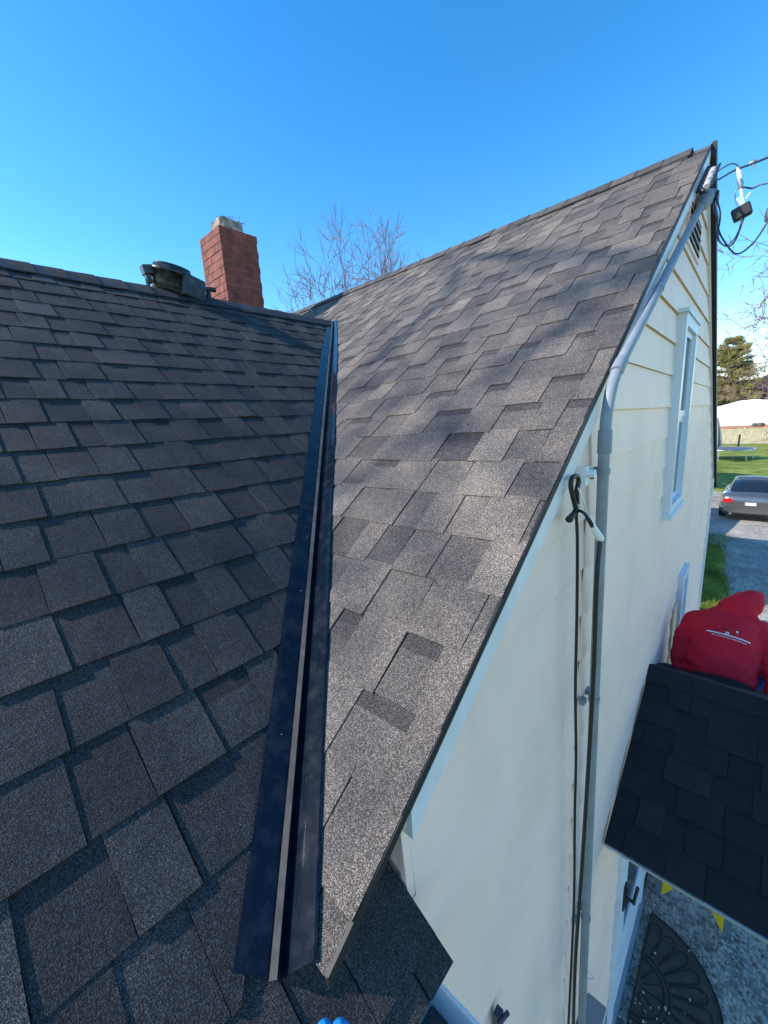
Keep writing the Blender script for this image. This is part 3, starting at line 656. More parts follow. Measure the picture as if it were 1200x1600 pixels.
m_ = MB(); m_.box((-0.012, -0.012, 0.03), (0.018, 0.012, 0.075), mtx=mt_); m_.tube([W(1164, 312), W(1173, 300)], 0.003, 6); m_.tube([W(1158, 312), W(1160, 322)], 0.007, 6); m_.tube([W(1168, 325), W(1173, 319)], 0.004, 6); m_.build('splice_lug', ['bright_metal'], sd_)
hx = hc+Vector((0.012, 0, 0))
for pts, r_, mt in (([(1112, 303), (1120, 310), (1125, 330), (1124, 350), (1120, 368), (1126, 380), (1138, 384), (1148, 377), (1156, 360), (1163, 338)], 0.0042, 'wire_blue'),
                ([(1106, 308), (1114, 322), (1120, 342), (1124, 362), (1132, 378), (1146, 395), (1160, 393), (1180, 376), (1198, 350), (1206, 335)], 0.0042, 'wire_blue'),
                ([(1108, 305), (1118, 318), (1122, 338), (1122, 358), (1124, 376), (1134, 384), (1146, 374), (1156, 356), (1159, 338)], 0.0038, 'grey_metal'),
                ([(1158, 293), (1166, 294), (1176, 293), (1188, 288), (1204, 287)], 0.0042, 'wire_blue'),
                ([(1156, 292), (1150, 300), (1149, 310), (1153, 322), (1156, 328)], 0.003, 'grey_metal')):
    m_ = MB(); P_ = [W(*p) for p in pts]
    for i, p in enumerate(P_): p.y += 0.012*math.sin(i*1.7+r_*900)
    if pts[0][0] < 1115: P_[0] = hx.copy()
    P_ = smooth_path(P_, 5)
    if pts[-1][0] > 1203: P_ = P_+[P_[-1]+Vector((5, 0, 1.7 if pts[0][0] > 1115 else 2.6))]
    m_.tube(P_, r_, 6); m_.build('splice_loop' if pts[-1][0] < 1200 else 'drop_wire', [mt], sd_)
m_ = MB(); p = W(1201, 335); m_.tube([p+Vector((0, 0, .03)), p, p-Vector((0.004, 0, .03))], [0.01, 0.014, 0.01], 8); m_.build('connector', ['wire_blue'], sd_)
# telecom cable hook, loop and run down the wall
hk = thing('cable_anchor', 'black cable loop hung on a white wall hook beside the conduit', 'cable hook', rp(1.19, -0.19, 0))
mb = MB(); mb.box((WX+0.004, 1.205, -0.20), (WX+0.03, 1.232, -0.145)); mb.tube([rp(1.22, -0.165, .02), rp(1.22, -0.165, 0.05)], 0.012, 8); mb.build('hook_base', ['white_plastic'], hk)
mb = MB(); mb.tube([rp(1.235, -0.17, .03), rp(1.26, -0.172, 0.032)], 0.006, 8); mb.tube([rp(1.258, -0.158, .032), rp(1.258, -0.186, .032)], 0.006, 6); mb.build('bolt', ['black_rubber'], hk)
mb = MB(); Wc = lambda px, py, o_=0.03: at(px, py, 0, WX+o_)
P_ = [Wc(901, 800), Wc(896, 780), Wc(892, 760), Wc(894, 747), Wc(901, 744), Wc(904, 752), Wc(901, 768), Wc(902, 784), Wc(901, 800)]
mb.tube(smooth_path(P_, 4), 0.0065, 8); mb.tube([Wc(901, 792), Wc(897, 802), Wc(889, 812)], [0.006, 0.007, 0.010], 8); mb.build('loop', ['black_rubber'], hk)
mb = MB(); mb.tube([Wc(900.5, 786), Wc(901, 793)], 0.0105, 8); mb.build('band', ['bright_metal'], hk)
mb = MB(); mb.tube([Wc(903, 762, .035), Wc(912, 785, .05), Wc(919, 806, .06)], 0.0016, 5); mb.build('bail_wire', ['bright_metal'], hk)
mb = MB(); mb.tube([Wc(918, 806, .06), Wc(928, 825, .07), Wc(938, 842, .078)], [0.006, 0.009, 0.0115], 8); mb.build('wedge_clamp', ['white_plastic'], hk)
mb = MB(); P_ = [Wc(900, 795), Wc(902, 840), Wc(902, 900), Wc(901, 980), Wc(899, 1080), Wc(900, 1180), Wc(898, 1280), Wc(897, 1400), Wc(893, 1500), Wc(888, 1600), Wc(884, 1680)]
mb.tube(smooth_path(P_, 4), 0.0046, 8); cb1 = mb.build('cable', ['black_rubber'], None)
tag(cb1, 'thin black cable hanging straight down the wall from the wall hook', 'cable')
mb = MB(); P_ = [Wc(903, 797, .03), Wc(910, 800, .05), Wc(916, 806, .06), Wc(928, 826, .07), Wc(937, 845, .078), Wc(934, 880, .08), Wc(931, 940, .08), Wc(928, 1040, .08), Wc(922, 1150, .08), Wc(914, 1280, .078), Wc(906, 1400, .07), Wc(899, 1500, .065), Wc(896, 1600, .06), Wc(895, 1680, .05)]
mb.tube(smooth_path(P_, 4), [0.004]*9+[0.0062]*(4*13+1-9), 8); cb2 = mb.build('cable', ['black_rubber'], None)
tag(cb2, 'thicker black cable running down the front of the grey conduit', 'cable')
mb = MB(); P_ = [Wc(914, 1497, .09), Wc(917, 1505, .07), Wc(915, 1513, .06), Wc(928, 1528, .04), Wc(918, 1529, .06), Wc(911, 1528, .09)]
mb.tube(smooth_path(P_, 4), 0.0012, 5); o = mb.build('wire_end', ['grey_metal'], None); tag(o, 'thin loose loop of bare wire sticking out from the lower conduit', 'wire')
mb = MB(); p = at(778, 1588, 0, WX+0.01); mb.box((WX+.002, p.y-.012, p.z-.05), (WX+0.02, p.y+.012, p.z+0.02)); mb.tube([(WX+.02, p.y-.02, p.z+.012), (WX+.03, p.y+.02, p.z+.012)], 0.006, 6)
o = mb.build('wall_clip', ['wire_blue'], None); tag(o, 'small blue-black clip fixed low on the bare cream wall', 'wall clip')
# ================================================================== ladder top at the wing eave, ladder at the hood
lp = at(507, 1613, 2, -0.80); lp2 = at(531, 1612, 2, -0.80)
lad = thing('extension_ladder', 'blue ladder rail tips just showing over the lower roof edge', 'ladder', (lp.x+1.0, lp.y, G))
def rail(px, mname, parent, name='rail', top=-0.795, base=Vector((0.75, 0, G))):
    m_ = MB(); p = Vector(px); q = Vector((p.x+0.9, p.y, G+0.02)); d = (q-p).normalized()
    m_.tube([p-d*0.012, p-d*0.008, p, q], [0.004, 0.010, 0.0145, 0.0145], 10); return m_.build(name, [mname], parent)
for off in (Vector((0, 0, 0)), Vector((0, 0, 0))+(lp2-lp)): rail(lp+off, 'ladder_blue', lad)
rail(lp+Vector((0.02, -0.42, 0)), 'ladder_blue', lad)
mb = MB()
for k in range(11):
    t = (k+1)*0.3; z_ = -0.8-t; x_ = lp.x+0.9*t/3.53
    mb = MB(); mb.tube([(x_, lp.y-0.42, z_), (x_, lp.y, z_)], 0.014, 8); mb.build('rung', ['bright_metal'], lad)
# ladder the person stands on
fL, fR = Vector((-0.262, 3.64, G)), Vector((0.215, 3.64, G))
l2 = thing('step_ladder', 'blue fibreglass ladder with yellow foot brackets behind the porch roof', 'ladder', (-0.02, 3.64, G))
topz = -1.62
for i, f_ in enumerate((fL, fR)):
    m_ = MB(); t_ = Vector((f_.x*0.92, 3.585, topz)); 
    m_.tube([f_+Vector((0, 0, 0.9)), t_], 0.024, 8); r1 = m_.build('rail', ['ladder_blue'], l2)
    m_ = MB(); m_.box((f_.x-.024, f_.y-.035, G+.01), (f_.x+.024, f_.y+.035, G+.92)); m_.build('foot', ['ladder_grey'], l2)
    s_ = 1 if i == 0 else -1
    m_ = MB(); m_.prism([(f_.x+s_*.026, f_.y-.036, G+.03), (f_.x+s_*0.135, f_.y-.036, G+0.24), (f_.x+s_*.026, f_.y-.036, G+0.30)], (0, -.004, 0)); m_.build('brace', ['yellow_paint'], l2)
for k in range(8):
    m_ = MB(); z_ = G+0.3+k*0.305; m_.box((fL.x*.96, 3.60, z_-.012), (fR.x*.96, 3.67, z_+.012)); m_.build('rung', ['bright_metal'], l2)
mb = MB(); mb.prism([at(1165, 1092, 1, 3.56), at(1191, 1101, 1, 3.56), at(1181, 1066, 1, 3.56), at(1176, 1062, 1, 3.56)], (0, 0.02, 0)); mb.build('top_bracket', ['ladder_blue'], l2)
# ================================================================== half-round door mat
mt = thing('door_mat', 'half-round brown rubber mat with fan pattern in front of the door', 'door mat', (WX+0.05, 2.88, G))
mx, my, mr_ = WX+0.10, 2.80, 0.60
def arc(r, a0, a1, n, z, sx_=0.88): return [(mx+sx_*r*math.sin(a0+(a1-a0)*k/n), my-r*math.cos(a0+(a1-a0)*k/n), z) for k in range(n+1)]
mb = MB(); mb.prism(arc(mr_, 0, math.pi, 48, G+0.012), (0, 0, 0.014)); mb.build('base', ['mat_rubber'], mt)
zz = G+0.0275
mb = MB(); mb.tube(arc(mr_-0.006, 0, math.pi, 60, zz), 0.006, 6); mb.tube(arc(mr_*0.40, 0, math.pi, 40, zz), 0.005, 6); mb.tube(arc(mr_*0.335, 0, math.pi, 40, zz), 0.005, 6)
mb.tube([(mx, my-mr_+.01, zz), (mx, my+mr_-.01, zz)], 0.006, 6)
np_ = 13
for k in range(np_):
    a0, a1 = math.pi*(k+0.1)/np_, math.pi*(k+0.9)/np_; am = (a0+a1)/2
    P_ = [arc(mr_*0.43, a0, a0, 1, zz)[0], arc(mr_*0.78, a0, a0, 1, zz)[0], arc(mr_*0.85, am-(a1-a0)*.35, am, 1, zz)[0], arc(mr_*0.88, am, am, 1, zz)[0], arc(mr_*0.85, am+(a1-a0)*.35, am, 1, zz)[0], arc(mr_*0.78, a1, a1, 1, zz)[0], arc(mr_*0.43, a1, a1, 1, zz)[0]]
    mb.tube(smooth_path(P_, 4), 0.0042, 5)
for a in (0.5, 1.0, 1.57, 2.14, 2.64): mb.tube([arc(mr_*0.08, a, a, 1, zz)[0], arc(mr_*0.3, a, a, 1, zz)[0]], 0.004, 5)
mb.build('pattern', ['mat_line'], mt)
mb = MB(); rnd = random.Random(17)
for k in range(230):
    if k < 130: a, r_ = rnd.uniform(0, 1.4), mr_*math.sqrt(rnd.random())*1.1; p = Vector(arc(r_, a, a, 1, G+0.028)[0])
    else: p = Vector((rnd.uniform(-0.34, 0.5), rnd.uniform(1.9, 2.6), G+0.015))
    l = rnd.uniform(.004, .016); d = Vector((rnd.uniform(-1, 1), rnd.uniform(-1, 1), rnd.uniform(-.1, .25))).normalized(); n_ = d.cross(Vector((0, 0, 1))).normalized()*l*rnd.uniform(.25, .8)
    mb.face([p-d*l, p+n_, p+d*l, p-n_+Vector((0, 0, .004))], 0)
stuff(mb.build('leaf_litter', ['debris'], None), 'pale chips and leaf bits scattered over the door mat', 'debris')
mb = MB(); rnd = random.Random(18)   # loose pebbles near the wall
for k in range(2600):
    p = Vector((rnd.uniform(-0.36, 1.3), rnd.uniform(1.7, 5.2), G+0.004))
    r_ = rnd.uniform(0.004, 0.013)*rnd.uniform(.7, 1.2); pts = [Vector((math.cos(a)*r_*rnd.uniform(.7, 1.2), math.sin(a)*r_*rnd.uniform(.7, 1.2), 0)) for a in (0, 1.26, 2.5, 3.8, 5.0)]
    if (p.x-mx)**2/.77+(p.y-my)**2 < mr_**2 and p.x > mx: 
        if k % 9: continue
        p.z = G+0.027
    t_ = p+Vector((0, 0, r_*1.0)); tl = rnd.random()
    for i in range(5): mb.face([p+pts[i], p+pts[(i+1) % 5], t_+pts[(i+1) % 5]*.5, t_+pts[i]*.5], 0 if tl < .6 else 1)
    mb.face([t_+q*.5 for q in pts], 0 if tl < .6 else 1)
mat('pebble', (0.42, 0.37, 0.34), 0.85, 0, 0.5, 60); mat('pebble_dark', (0.14, 0.12, 0.11), 0.85, 0, 0.5, 60)
stuff(mb.build('pebbles', ['pebble', 'pebble_dark'], None), 'loose grey pebbles on the ground around the door mat', 'gravel')
# ================================================================== machine on the wing ridge
tool = thing('roofing_machine', 'black drum-shaped machine with side box and handle lying on the ridge by the chimney', 'machine', (-3.05, 1.3, 0.95))
Tx = lambda px, py, x=-3.0: at(px, py, 0, x)
c0 = Tx(268, 441); 
mb = MB(); ax = Vector((0.25, 0.12, 1)).normalized()
def dring(h, r, cc=c0): 
    u_ = ax.orthogonal().normalized(); v2 = ax.cross(u_); return [cc+ax*h+(u_*math.cos(2*math.pi*k/32)+v2*math.sin(2*math.pi*k/32))*r for k in range(32)]
mb.loft([dring(-0.09, 0.09), dring(-0.085, 0.105), dring(-0.02, 0.118), dring(0.04, 0.118), dring(0.045, 0.127), dring(0.062, 0.129), dring(0.068, 0.12), dring(0.085, 0.112), dring(0.10, 0.085), dring(0.103, 0.03)]); 
dm = mb.build('drum', ['black_machine'], tool)
for k, (h, r_) in enumerate(((0.0, 0.121), (-0.03, 0.118), (-0.055, 0.113))):
    m_ = MB(); rr = dring(h, r_); m_.tube(rr+[rr[0]], 0.0045, 5); m_.build('rib', ['black_machine'], dm)
m_ = MB(); rr = dring(0.09, 0.105); m_.tube(rr+[rr[0]], 0.006, 6); m_.build('lid_ring', ['bright_metal'] if False else ['black_machine'], dm)
bxc = Tx(297, 448, -2.93); mb = MB(); mt_ = Matrix.Translation(bxc) @ Matrix.Rotation(R(-8), 4, 'X') @ Matrix.Rotation(R(14), 4, 'Z')
mb.box((-0.07, -0.085, -0.09), (0.06, 0.085, 0.055), mtx=mt_); o = mb.build('motor_box', ['black_machine'], tool); o.modifiers.new('b', 'BEVEL').width = 0.014; o.modifiers['b'].segments = 3
c3 = Tx(236, 423, -3.0); mb = MB(); mt_ = Matrix.Translation(c3) @ Matrix.Rotation(R(12), 4, 'X'); mb.box((-0.03, -0.055, -0.025), (0.03, 0.05, 0.03), mtx=mt_); mb.box((-0.02, -0.05, -0.075), (0.02, -0.02, -0.02), mtx=mt_); mb.tube([c3+Vector((0, -.035, -.06)), c3+Vector((0, -.03, -.1))], 0.012, 8)
o = mb.build('latch_block', ['black_machine'], tool); o.modifiers.new('b', 'BEVEL').width = 0.008
mb = MB(); mb.tube([Tx(312, 452, -2.95), Tx(323, 452, -2.95), Tx(336, 453, -2.95)], 0.016, 10); mb.tube([Tx(326, 453, -2.95), Tx(326, 462, -2.95), Tx(324, 472, -2.95)], [0.014, 0.018, 0.022], 10)
mb.build('handle', ['black_machine'], tool)
mb = MB(); mb.tube(smooth_path([Tx(309, 456, -2.95), Tx(315, 457, -2.95), Tx(317, 464, -2.95), Tx(313, 470, -2.95)], 4), 0.006, 6); mb.build('trigger_guard', ['black_machine'], tool)
mb = MB(); mb.tube([Tx(248, 470, -2.97), Tx(290, 474, -2.95)], 0.02, 8); mb.build('base_bar', ['black_machine'], tool)
# ================================================================== person seated on the far side of the hood
def ering(c, rx, ry, tilt=None, n=24, sq=2.0, yaw=0):
    """superellipse ring around c in the plane whose normal is tilt"""
    t = Vector(tilt or (0, 0, 1)).normalized(); xa = Vector((math.cos(yaw), math.sin(yaw), 0)); xa = (xa-t*xa.dot(t)).normalized(); ya_ = t.cross(xa); out = []
    for k in range(n):
        a = 2*math.pi*k/n; c_, s_ = math.cos(a), math.sin(a)
        u_ = math.copysign(abs(c_)**(2/sq), c_); v_ = math.copysign(abs(s_)**(2/sq), s_)
        out.append(Vector(c)+xa*u_*rx+ya_*v_*ry)
    return out
def limb(mb, pts, rads, n=14):
    P_ = smooth_path(pts, 4); m_ = len(pts)-1; rr = []
    for i in range(len(P_)):
        t = i/4; k = min(int(t), m_-1); f = t-k; rr.append(rads[k]*(1-f)+rads[k+1]*f)
    mb.tube(P_, rr, n)
    for p, r_ in ((P_[0], rr[0]), (P_[-1], rr[-1])):
        ball(mb, p, (r_, r_, r_), 10)
def ball(mb, c, r, n=14, mtx=None):
    rings = []
    for i in range(1, n//2+1):
        a = math.pi*i/(n//2+1); rings.append([Vector((r[0]*math.sin(a)*math.cos(2*math.pi*k/n), r[1]*math.sin(a)*math.sin(2*math.pi*k/n), r[2]*math.cos(a))) for k in range(n)])
    rings = [[(mtx @ p if mtx else p)+Vector(c) for p in r2] for r2 in rings]; mb.loft(rings)
def remesh(o, vox, it=6, fac=0.5):
    m_ = o.modifiers.new('remesh', 'REMESH'); m_.mode = 'VOXEL'; m_.voxel_size = vox; m_.use_smooth_shade = True
    s_ = o.modifiers.new('smooth', 'SMOOTH'); s_.iterations = it; s_.factor = fac
    dg = bpy.context.evaluated_depsgraph_get(); dg.update(); me = bpy.data.meshes.new_from_object(o.evaluated_get(dg)); o.modifiers.clear()
    mats_ = [m for m in o.data.materials]; o.data = me; me.materials.clear()
    for m in mats_: me.materials.append(m)
    for p in me.polygons: p.use_smooth = True
PD = Vector((0.010, 0.0, -0.078))
HIP = Vector((-0.035, 3.30, -1.775))+PD; CHEST = Vector((-0.045, 3.55, -1.56))+PD; SHO = Vector((-0.05, 3.66, -1.47))+PD; NECK = Vector((0.0, 3.71, -1.425))+PD; HEAD = Vector((0.04, 3.76, -1.385))+PD
SL, SR_ = Vector((-0.205, 3.63, -1.605)), Vector((0.16, 3.64, -1.59))
EL, ER = Vector((-0.265, 3.47, -1.755)), Vector((0.225, 3.47, -1.71))
HL, HR_ = Vector((-0.258, 3.33, -1.87)), Vector((0.245, 3.28, -1.86))
per = thing('person', 'person in a red hooded sweatshirt with hood up, seen from behind at the porch roof', 'person', (-0.035, 3.35, -1.87))
spine = (SHO-HIP).normalized()
mb = MB()   # body under the clothes
mb.loft([ering(HIP-spine*0.10, 0.13, 0.09, spine), ering(HIP, 0.15, 0.105, spine), ering(HIP.lerp(SHO, .35), 0.135, 0.095, spine), ering(CHEST, 0.155, 0.105, spine), ering(SHO, 0.15, 0.08, spine), ering(NECK, 0.055, 0.055, spine), ering(NECK+spine*.07, 0.05, 0.05, spine)])
ball(mb, HEAD+Vector((0, .01, .01)), (0.068, 0.088, 0.095), 20)
ball(mb, HEAD+Vector((0, .11, -0.01)), (0.014, 0.02, 0.022), 8); ball(mb, HEAD+Vector((0, .085, -0.065)), (0.04, 0.03, 0.03), 10)
for s_ in (-1, 1): ball(mb, HEAD+Vector((s_*.08, .0, -0.005)), (0.012, 0.022, 0.03), 8)
for a, b, c in ((SL, EL, HL), (SR_, ER, HR_)): limb(mb, [a, b, c], [0.05, 0.04, 0.027])
def hand(mb, w, d):
    d = Vector(d).normalized(); sidev = Vector((1, 0, 0)); palm = w+d*0.05
    ball(mb, palm, (0.042, 0.045, 0.018), 12)
    for k, (o_, l) in enumerate(((-.03, .066), (-.011, .076), (.010, .07), (.029, .055))):
        p = palm+sidev*o_+d*0.035; limb(mb, [p, p+d*l*.45+Vector((0, 0, -.006)), p+d*l+Vector((0, 0, -.02))], [.0095, .009, .0075], 8)
    ts = -1 if w.x < 0 else 1
    p = palm+sidev*(-ts)*0.03-d*0.02; limb(mb, [p, p+sidev*(-ts)*.03+d*.02, p+sidev*(-ts)*.04+d*.045], [.011, .010, .008], 8)
hand(mb, HL, (0, -0.75, -0.3)); hand(mb, HR_, (0, -0.75, -0.25))
KN = [Vector((-0.15, 3.62, -1.86)), Vector((0.09, 3.62, -1.86))]; AN = [Vector((-0.14, 3.76, -2.27)), Vector((0.08, 3.76, -2.27))]
for s_, k_, a_ in ((-1, KN[0], AN[0]), (1, KN[1], AN[1])): limb(mb, [HIP+Vector((s_*.085, .03, -.03)), k_, a_], [0.075, 0.052, 0.035])
body = mb.build('body', ['skin'], per); remesh(body, 0.009, 3)
mb = MB()   # hooded sweatshirt
def tr(f, w_, d_, off=(0, 0, 0), sq=2.3): return ering(HIP.lerp(SHO, f)+Vector(off), w_, d_, spine, sq=sq)
mb.loft([tr(-0.06, 0.145, 0.10), tr(-0.04, 0.172, 0.125), tr(0.12, 0.192, 0.142), tr(0.3, 0.198, 0.148), tr(0.5, 0.198, 0.15), tr(0.72, 0.205, 0.142), tr(0.88, 0.20, 0.125), tr(1.0, 0.175, 0.10), tr(1.1, 0.12, 0.08), tr(1.17, 0.07, 0.06)])
for a, b, c, s_ in ((SL, EL, HL, -1), (SR_, ER, HR_, 1)):
    limb(mb, [a+Vector((-s_*.05, .0, .02)), a, a.lerp(b, .5)+Vector((s_*.012, 0, .0)), b, b.lerp(c, .5)+Vector((s_*.006, 0, 0)), c], [0.078, 0.078, 0.068, 0.060, 0.054, 0.044])
    for t in (0.35, 0.6, 0.85):   # sleeve folds
        p = a.lerp(b, t); ball(mb, p+Vector((s_*.012, -.015, .012)), (0.062, 0.03, 0.05), 12)
hd = (HEAD-NECK).normalized()
mb.loft([ering(NECK-hd*.04, 0.115, 0.10, hd), ering(NECK+hd*.02, 0.112, 0.115, hd), ering(HEAD-hd*0.02, 0.102, 0.125, hd), ering(HEAD+hd*0.05, 0.088, 0.118, hd), ering(HEAD+hd*0.11+Vector((.0, -.015, 0)), 0.06, 0.085, hd), ering(HEAD+hd*0.155+Vector((-.005, -.03, 0)), 0.030, 0.045, hd), ering(HEAD+hd*0.178+Vector((-.01, -.045, 0)), 0.012, 0.015, hd)])
for k in range(3): ball(mb, NECK+Vector((0.03*(k-1), -0.055, 0.015)), (0.10, 0.04, 0.035), 12)
hoo = mb.build('hoodie', ['hoodie_red'], per)
remesh(hoo, 0.0085, 5)
rnd = random.Random(2)                      # cloth folds
for v in hoo.data.vertices:
    p = v.co; n_ = v.normal; f = noise.noise(Vector((p.x*7, p.y*9+p.z*6, p.z*15)))*0.017+noise.noise(Vector((p.x*16, p.y*10, p.z*30)))*0.008
    fade = 1 if abs((p-HIP).dot(spine)/(SHO-HIP).length-0.68) > 0.28 or abs(p.x+.045) > .16 else 0.25
    v.co = p+n_*f*fade
hoo['label'] = 'red hooded sweatshirt with white and black roofing print on the back'
mb = MB(); mb.loft([tr(-0.09, 0.158, 0.112), tr(-0.05, 0.164, 0.118), tr(0.04, 0.166, 0.12)])
mb.build('hem_band', ['hoodie_red'], per) if False else None
mb = MB()
mb.loft([tr(-0.35, 0.13, 0.10), tr(-0.2, 0.165, 0.125), tr(-0.02, 0.172, 0.128), tr(0.10, 0.165, 0.12)])
for s_, k_, a_ in ((-1, KN[0], AN[0]), (1, KN[1], AN[1])): limb(mb, [HIP+Vector((s_*.085, .03, -.03)), k_, a_], [0.09, 0.068, 0.052])
tro = mb.build('trousers', ['trousers_black'], per); remesh(tro, 0.011, 3)
for a_ in AN:
    m_ = MB(); m_.loft([ering(a_+Vector((0, 0, .05)), .05, .055), ering(a_-Vector((0, 0, .03)), .048, .06), ering(a_+Vector((0, .04, -.07)), .05, .11), ering(a_+Vector((0, .05, -.10)), .048, .125)]); m_.build('boot', ['boot'], per)
# print on the back: shapes dropped on the surface of the sweatshirt
bvh = BVHTree.FromPolygons([v.co.copy() for v in hoo.data.vertices], [tuple(p.vertices) for p in hoo.data.polygons])
BC = HIP.lerp(SHO, 0.56)+Vector((0.018, 0, 0)); bn_ = Vector((0.0, -spine.z, spine.y)).normalized()
if bn_.z < 0: bn_ = -bn_
bu = Vector((1, 0.0, 0.06)).normalized(); bvv = spine.copy()
rot = R(-5); bu2 = bu*math.cos(rot)+bvv*math.sin(rot); bv2 = bvv*math.cos(rot)-bu*math.sin(rot)
def on_back(x, y, lift=0.0018):
    o_ = BC+bu2*x+bv2*y+bn_*0.4; h = bvh.ray_cast(o_, -bn_)
    return (h[0]+bn_*lift) if h[0] else BC+bu2*x+bv2*y
def strip(mb_, p, q, w_, n=24):
    d = Vector((q[0]-p[0], q[1]-p[1])).normalized(); nn = Vector((-d.y, d.x))*w_/2
    for i in range(n):
        a = Vector(p).lerp(Vector(q), i/n); b = Vector(p).lerp(Vector(q), (i+1)/n)
        mb_.face([on_back(*(a-nn)), on_back(*(b-nn)), on_back(*(b+nn)), on_back(*(a+nn))])
pw_, pb = MB(), MB()
strip(pw_, (-0.118, 0.012), (0.118, 0.012), 0.0085)
strip(pb, (-0.085, 0.024), (-0.022, 0.058), 0.006); strip(pb, (-0.022, 0.058), (0.004, 0.038), 0.006); strip(pb, (0.028, 0.036), (0.047, 0.052), 0.006)
strip(pb, (-0.09, 0.004), (0.118, 0.004), 0.003)
for (a, b) in ((-0.016, 0.034), (-0.005, 0.034), (-0.016, 0.024), (-0.005, 0.024)): strip(pw_, (a, b), (a+0.009, b), 0.008, 2)
strip(pw_, (0.036, 0.058), (0.048, 0.058), 0.012, 2)
strip(pw_, (0.046, 0.040), (0.046, 0.056), 0.004, 3)
cu = bpy.data.curves.new('txt', 'FONT'); cu.body = 'BEST ROOFING RESTORATIONS LLC'; cu.size = 0.0155; cu.align_x = 'CENTER'
to = bpy.data.objects.new('txt', cu); C.objects.link(to); dg = bpy.context.evaluated_depsgraph_get(); dg.update(); tm = bpy.data.meshes.new_from_object(to.evaluated_get(dg)); bpy.data.objects.remove(to)
xs = [v.co.x for v in tm.vertices]; kx = 0.185/(max(xs)-min(xs))
for p in tm.polygons: pw_.face([on_back(tm.vertices[i].co.x*kx+0.008, -0.013+tm.vertices[i].co.y*1.0, 0.0022) for i in p.vertices])
pw_.build('printed_sign', ['print_white'], hoo, fix=False); pb.build('printed_roofline', ['print_black'], hoo, fix=False)
# ================================================================== ground
mb = MB(); mb.face([(-400, -200, G), (400, -200, G), (400, 900, G), (-400, 900, G)]); struct(mb.build('ground', ['grass'], None, fix=False))
mb = MB(); rnd = random.Random(9)
edge = [(-0.36, 1.0), (-0.36, 5.0), (-0.22, 6.2), (-0.10, 7.5), (-0.06, 9.0), (-0.08, 10.5), (-0.14, 12.0), (-0.30, 13.6), (-0.35, 15.0), (-0.55, 16.0), (-1.6, 17.0), (-2.6, 19.0), (-2.8, 24.0), (-2.2, 27.0)]
L_ = []
for (a, b) in zip(edge, edge[1:]):
    for k in range(8):
        t = k/8; L_.append((a[0]+(b[0]-a[0])*t+0.07*noise.noise(Vector((a[1]+t*(b[1]-a[1]), 2.3, 1)) * 3.0)*(1 if a[1] > 4 else 0), a[1]+(b[1]-a[1])*t))
for i in range(len(L_)-1): mb.face([(L_[i][0], L_[i][1], G+.004), (7, L_[i][1], G+.004), (7, L_[i+1][1], G+.004), (L_[i+1][0], L_[i+1][1], G+.004)])
struct(mb.build('driveway', ['gravel'], None, fix=False))
mb = MB(); mb.face([(-60, 62, G+.004), (60, 62, G+.004), (60, 150, G+.004), (-60, 150, G+.004)]); struct(mb.build('field', ['dry_grass'], None, fix=False))
mb = MB(); mb.face([(-40, 84, G+.008), (40, 84, G+.008), (40, 101, G+.008), (-40, 101, G+.008)]); struct(mb.build('far_lawn', ['grass'], None, fix=False))
mb = MB(); rnd = random.Random(12)      # grass blades along the strip by the wall
for k in range(9000):
    y_ = rnd.uniform(5.2, 17.5); x_ = rnd.uniform(-0.95, 0.05)
    xe = -0.1 if y_ < 13 else -0.35
    if x_ > xe+rnd.gauss(0, .06) or (y_ < 6.7 and x_ < WX+.02): continue
    h = rnd.uniform(.03, .10); a = rnd.uniform(0, 6.28); d = Vector((math.cos(a), math.sin(a), 0)); p = Vector((x_, y_, G)); ln = Vector((rnd.uniform(-.04, .04), rnd.uniform(-.04, .04), h))
    mb.face([p-d*.008, p+d*.008, p+ln])
stuff(mb.build('grass_tufts', ['grass'], None, fix=False), 'rough grass between the house wall and the gravel drive', 'grass')
